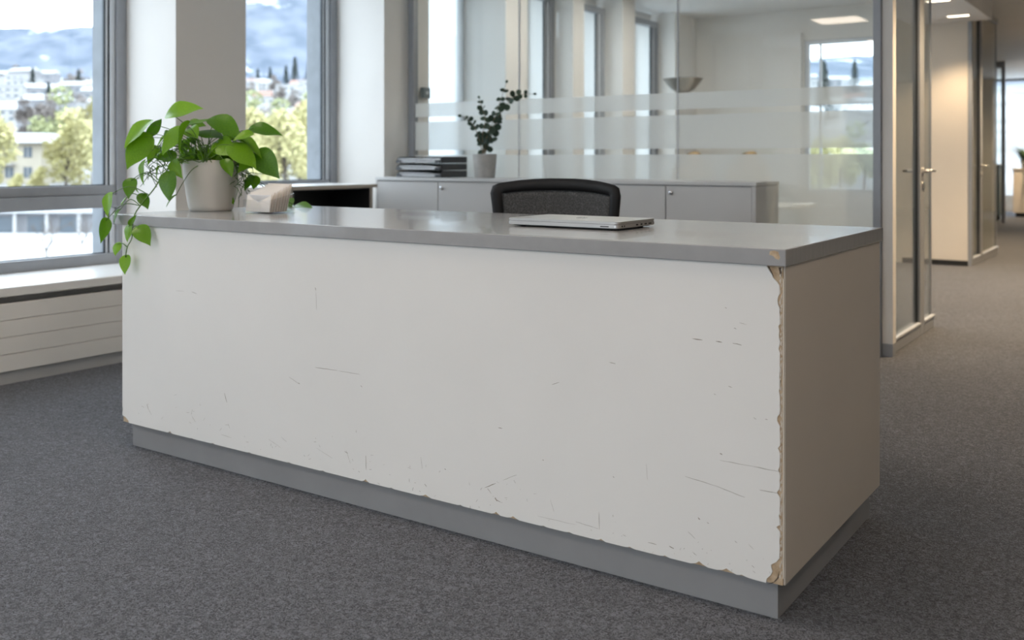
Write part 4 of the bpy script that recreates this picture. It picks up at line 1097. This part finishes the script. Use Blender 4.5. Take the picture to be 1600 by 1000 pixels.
def terrain():
    bm = bmesh.new(); rs = [14, 40, 70, 95, 115, 140, 170, 200, 240, 290, 350, 420, 500, 600, 700, 800, 850] + [850 + 26 * i for i in range(1, 46)] + [2200, 2600]
    az = [-70 + i * .75 for i in range(340)]; rows = []
    for r in rs:
        rows.append([bm.verts.new((-r * math.cos(R(a)), r * math.sin(R(a)), ground(-r * math.cos(R(a)), r * math.sin(R(a))))) for a in az])
    for A, B in zip(rows, rows[1:]):
        for i in range(len(az) - 1): bm.faces.new((A[i], A[i + 1], B[i + 1], B[i])).smooth = True
    return finish('ground_outside', bm, 'hillside')
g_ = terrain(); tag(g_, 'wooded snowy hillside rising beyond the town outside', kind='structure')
def near_ground():
    bm = bmesh.new(); 
    for r0, r1 in ((14, 112),):
        A = [bm.verts.new((-r0 * math.cos(R(a)), r0 * math.sin(R(a)), -6.95)) for a in range(-70, 182, 4)]; B = [bm.verts.new((-r1 * math.cos(R(a)), r1 * math.sin(R(a)), ground(-r1, 0) + .06)) for a in range(-70, 182, 4)]
        for i in range(len(A) - 1): bm.faces.new((A[i], A[i + 1], B[i + 1], B[i]))
    return finish('snow_field', bm, 'snow_ground')
tag(near_ground(), 'flat snowy ground in front of the office building', kind='structure')

rx = random.Random(21)
def out_pos(u, Z):
    p = at(u, HOR, Z=Z); return Vector((p.x, p.y, ground(p.x, p.y)))
# --- small houses of the town, four kinds, copied
def far_house(w, d, h, rh, body, roof, flat=False):
    o = thing('town_house', (0, 0, 0), 'x', 'house')
    bm = bmesh.new(); add_box(bm, -w / 2, w / 2, -d / 2, d / 2, -4, h); finish('house_wall', bm, body, o, local=True)
    bm = bmesh.new()
    if flat: add_box(bm, -w / 2 - .5, w / 2 + .5, -d / 2 - .5, d / 2 + .5, h, h + .7)
    else: prism(bm, [(-d / 2 - .6, h - .2), (d / 2 + .6, h - .2), (0, h + rh)], -w / 2 - .5, w / 2 + .5, 'x')
    finish('roof', bm, roof, o, local=True)
    for s in (-1, 1):
        for z in ([h * .25, h * .65] if h > 5 else [h * .4]):
            for k in range(3):
                box('window', -w * .36 + k * w * .28, -w * .36 + k * w * .28 + w * .14, s * (d / 2) - .06, s * (d / 2) + .06, z, z + 1.3, 'house_window', o, local=True)
    return o
KINDS = [far_house(13, 10, 7, 3.2, 'house_white', 'roof_snow'), far_house(17, 11, 9, 2.5, 'house_white', 'roof_snow', True), far_house(12, 9, 6.5, 3.5, 'house_cream', 'roof_red'), far_house(20, 12, 11, 2.8, 'house_grey', 'roof_snow')]
LBL = ['small white gabled house in the blurred hillside town', 'white flat roofed block in the blurred hillside town', 'cream house with a reddish roof in the blurred town', 'larger grey block in the blurred hillside town']
used = [False] * 4
TAKEN = []
def free(p, r):
    if any((p - q).length < r + s_ for q, s_ in TAKEN): return False
    TAKEN.append((p.copy(), r)); return True
def put_house(u, Z, k, rz):
    if not free(out_pos(u, Z), 9.5): return
    o = KINDS[k] if not used[k] else copy_tree(KINDS[k]); used[k] = True
    o.location = out_pos(u, Z); o.rotation_euler[2] = rz; o.scale = (.68, .68, .68)
    tag(o, LBL[k], 'house', 'houses of the hillside town')
for (ua, ub, cnt) in ((-120, 160, 80), (375, 545, 70), (560, 1000, 16), (1180, 1400, 24)):
    for k in range(cnt):
        Z = 290 + 330 * ((k + rx.random()) / cnt) ** .8
        put_house(rx.uniform(ua, ub), Z, rx.choice((0, 0, 1, 1, 2, 3)), TH + rx.uniform(-.5, .5))
# --- trees
def leafy_tree(name, h, rad, m, seed, nleaf=1500, trunk=True, ls=.30):
    rr = random.Random(seed); o = thing(name, (0, 0, 0), 'x', 'tree'); lobes = []
    for k in range(14):
        a = rr.uniform(0, 6.28); q = rr.uniform(0, 1); lobes.append((Vector((math.cos(a) * rad * .6 * (1 - .5 * q), math.sin(a) * rad * .6 * (1 - .5 * q), h * (.34 + .56 * q))), rad * rr.uniform(.3, .5)))
    vs, fs = [], []
    for k in range(nleaf):
        c, r = rr.choice(lobes); d = Vector((rr.gauss(0, 1), rr.gauss(0, 1), rr.gauss(0, 1))).normalized() * r * rr.uniform(.5, 1.05)
        p = c + d; a = Vector((rr.gauss(0, 1), rr.gauss(0, 1), rr.gauss(0, 1))).normalized() * ls; b = a.orthogonal().normalized() * ls
        i = len(vs); vs += [p - a, p + b * .7, p + a, p - b * .7]; fs.append((i, i + 1, i + 2, i + 3))
    me = bpy.data.meshes.new('crown'); me.from_pydata([tuple(v) for v in vs], [], fs); me.materials.append(MAT[m]); c = bpy.data.objects.new('crown', me); COL.objects.link(c); c.parent = o
    bm = bmesh.new(); tube(bm, [(0, 0, -1), (.1, 0, h * .35), (0, .1, h * .75)], h * .022, 7, h * .006)
    for L, r in lobes[:9]: tube(bm, [(0, 0, h * .25 + L.z * .2), tuple((Vector((0, 0, h * .35)) + L) / 2), tuple(L)], h * .008, 5, h * .003)
    finish('trunk', bm, 'bark', o, True, local=True)
    return o
def conifer(h, rad, seed):
    rr = random.Random(seed); o = thing('conifer', (0, 0, 0), 'x', 'tree'); vs, fs = [], []
    for k in range(1100):
        t = rr.random() ** .7; a = rr.uniform(0, 6.28); r = rad * (1 - t) * rr.uniform(.3, 1.05) + .1; p = Vector((r * math.cos(a), r * math.sin(a), h * (.08 + .92 * t) - r * .25))
        d = Vector((math.cos(a), math.sin(a), -.35)) * .55; b = Vector((-math.sin(a), math.cos(a), 0)) * .22; i = len(vs); vs += [p - d, p + b, p + d, p - b]; fs.append((i, i + 1, i + 2, i + 3))
    me = bpy.data.meshes.new('crown'); me.from_pydata([tuple(v) for v in vs], [], fs); me.materials.append(MAT['conifer']); c = bpy.data.objects.new('crown', me); COL.objects.link(c); c.parent = o
    bm = bmesh.new(); tube(bm, [(0, 0, -1), (0, 0, h * .97)], h * .018, 6, h * .003); finish('trunk', bm, 'bark', o, True, local=True)
    return o
def bare_tree(h, seed):
    rr = random.Random(seed); o = thing('bare_tree', (0, 0, 0), 'x', 'tree'); bm = bmesh.new()
    def grow(p, d, L, r, lev):
        q = p + d * L; tube(bm, [p, (p + q) / 2 + Vector((rr.gauss(0, .04), rr.gauss(0, .04), 0)) * L, q], r, 5, r * .6)
        if lev == 0: return
        for k in range(rr.choice((2, 3, 3))):
            grow(p + d * L * rr.uniform(.6, 1), (d + Vector((rr.gauss(0, .55), rr.gauss(0, .55), rr.uniform(0, .35)))).normalized(), L * rr.uniform(.6, .8), r * .55, lev - 1)
    grow(Vector((0, 0, -.5)), Vector((0, 0, 1)), h * .28, h * .02, 5)
    finish('branches', bm, 'bark', o, True, local=True); return o
proto = {}
def put(kind, u, Z, s, lab, group, build):
    q = 0
    while not free(out_pos(u, Z), (3.6 if Z > 220 else 3.6) * s) and q < 12: Z += 9; u += rx.uniform(-3, 3); q += 1
    if q == 12: return
    if kind not in proto: proto[kind] = build(); o = proto[kind]
    else: o = copy_tree(proto[kind])
    o.location = out_pos(u, Z); o.scale = (s, s, s); o.rotation_euler[2] = rx.uniform(0, 6.28); tag(o, lab, 'tree', group); return o
for u, Z, s in ((462, 560, 1.6), (481, 540, 2.0), (425, 600, 1.3), (447, 640, 1.4), (50, 420, 1.05), (76, 360, 1.1), (120, 400, 1.0), (30, 560, 1.0), (500, 640, 1.3), (400, 620, 1.2), (-40, 500, 1.4), (1290, 300, 1.6), (1330, 420, 1.5), (930, 180, 1.4), (1005, 210, 1.3)):
    put('conifer', u, Z, s, {462: 'dark conifer in the second window, left one of the tall pair', 481: 'dark conifer in the second window, right one of the tall pair', 50: 'dark conifer in the first window, leftmost among the town houses', 120: 'dark conifer in the first window, nearest the window jamb'}.get(u, 'dark pointed conifer among the blurred town houses'), 'conifers among the town houses', lambda: conifer(13, 3.0, 4))
for u, Z, s in ((104, 118, .95), (124, 124, 1.12), (141, 120, .9), (22, 110, .42), (60, 112, .46), (-30, 112, .8), (148, 135, 1.2), (420, 130, .95), (446, 120, 1.1), (468, 140, 1.25), (490, 122, 1.15), (512, 135, 1.2), (530, 125, 1.2), (400, 135, 1.1), (560, 130, 1.1), (1282, 120, .8), (1312, 115, .8), (-15, 135, 1.1)):
    put('yellow', u, Z, s, 'yellow leaved autumn tree below the windows', 'autumn trees outside the windows', lambda: leafy_tree('autumn_tree', 11.5, 3.6, 'autumn_leaf', 8))
for u, Z, s in ((430, 160, 1.1), (480, 165, 1.2), (520, 160, 1.1), (85, 170, 1.2), (405, 175, 1.2), (1230, 130, .9), (1350, 140, .9), (905, 70, 1.0), (860, 60, 1.0), (950, 80, 1.1), (1010, 75, 1.1)):
    put('green', u, Z, s, 'greenish leafed tree behind the autumn trees outside', 'green trees outside the windows', lambda: leafy_tree('leafy_tree', 12, 3.8, 'green_leaf_tree', 9))
for k in range(70):
    u = rx.choice((rx.uniform(-80, 150), rx.uniform(380, 540))); put('brown', u, rx.uniform(230, 640), rx.uniform(.6, 1.15), 'brownish leafless tree crown between the town houses', 'leafless trees in the town', lambda: leafy_tree('town_tree', 9, 3.4, 'brown_tree', 10, 900, ls=.35))
for u, Z, s in ((72, 74, .66), (128, 82, .6)):
    put('bare', u, Z, s, 'bare winter tree on the snowy ground, seen through the lower pane' if u < 100 else 'bare winter tree by the window jamb in the lower pane', 'bare trees in the snow', lambda: bare_tree(9, 3))
# --- the two nearer buildings in the first window
hp = out_pos(46, 150)
nh = thing('neighbour_house', hp, 'pale two storey house with a broad white roof outside', 'house'); nh.rotation_euler[2] = TH - .1
box('house_wall', -4.3, 4.3, -4, 4, -2, 9.2 - hp.z * 0 - 3.4, 'house_cream', nh, local=True)
bm = bmesh.new(); 
A = [bm.verts.new(p) for p in ((-5.4, -5.2, 5.8), (5.4, -5.2, 5.8), (5.4, 5.2, 5.8), (-5.4, 5.2, 5.8))]; B = [bm.verts.new(p) for p in ((-3.2, -2, 7.3), (3.2, -2, 7.3), (3.2, 2, 7.3), (-3.2, 2, 7.3))]
bm.faces.new(A[::-1]); bm.faces.new(B)
for i in range(4): bm.faces.new((A[i], A[(i + 1) % 4], B[(i + 1) % 4], B[i]))
finish('roof', bm, 'roof_snow', nh, local=True)
for x in (-3.1, -1.3, 1.6):
    for z in (.6, 3.6):
        wd = box('window', x, x + 1.3, -4.06, -3.95, z, z + 1.6, 'house_window', nh, local=True); box('window_frame', x + .6, x + .7, -4.09, -4.05, z, z + 1.6, 'house_white', wd, local=True)
box('balcony', -3.4, .4, -5.0, -4.07, 2.5, 2.7, 'house_white', nh, local=True)
pp_ = out_pos(35, 100); pp_.z = -7
pv = thing('low_pavilion', pp_, 'low white flat roofed building in the lower window pane', 'building'); pv.rotation_euler[2] = TH
box('building_wall', -14, 9, -4, 6, 0, 2.9, 'house_grey', pv, local=True); box('roof_slab', -15, 10, -5.2, 7, 2.9, 3.9, 'roof_snow', pv, local=True)
for k in range(7):
    x = -13 + k * 3.1; box('window', x, x + 1.9, -4.06, -3.95, .5, 2.5, 'house_window', pv, local=True)
for k in range(8): box('column', -14 + k * 3.1, -13.7 + k * 3.1, -4.9, -4.6, 0, 2.9, 'house_white', pv, local=True)
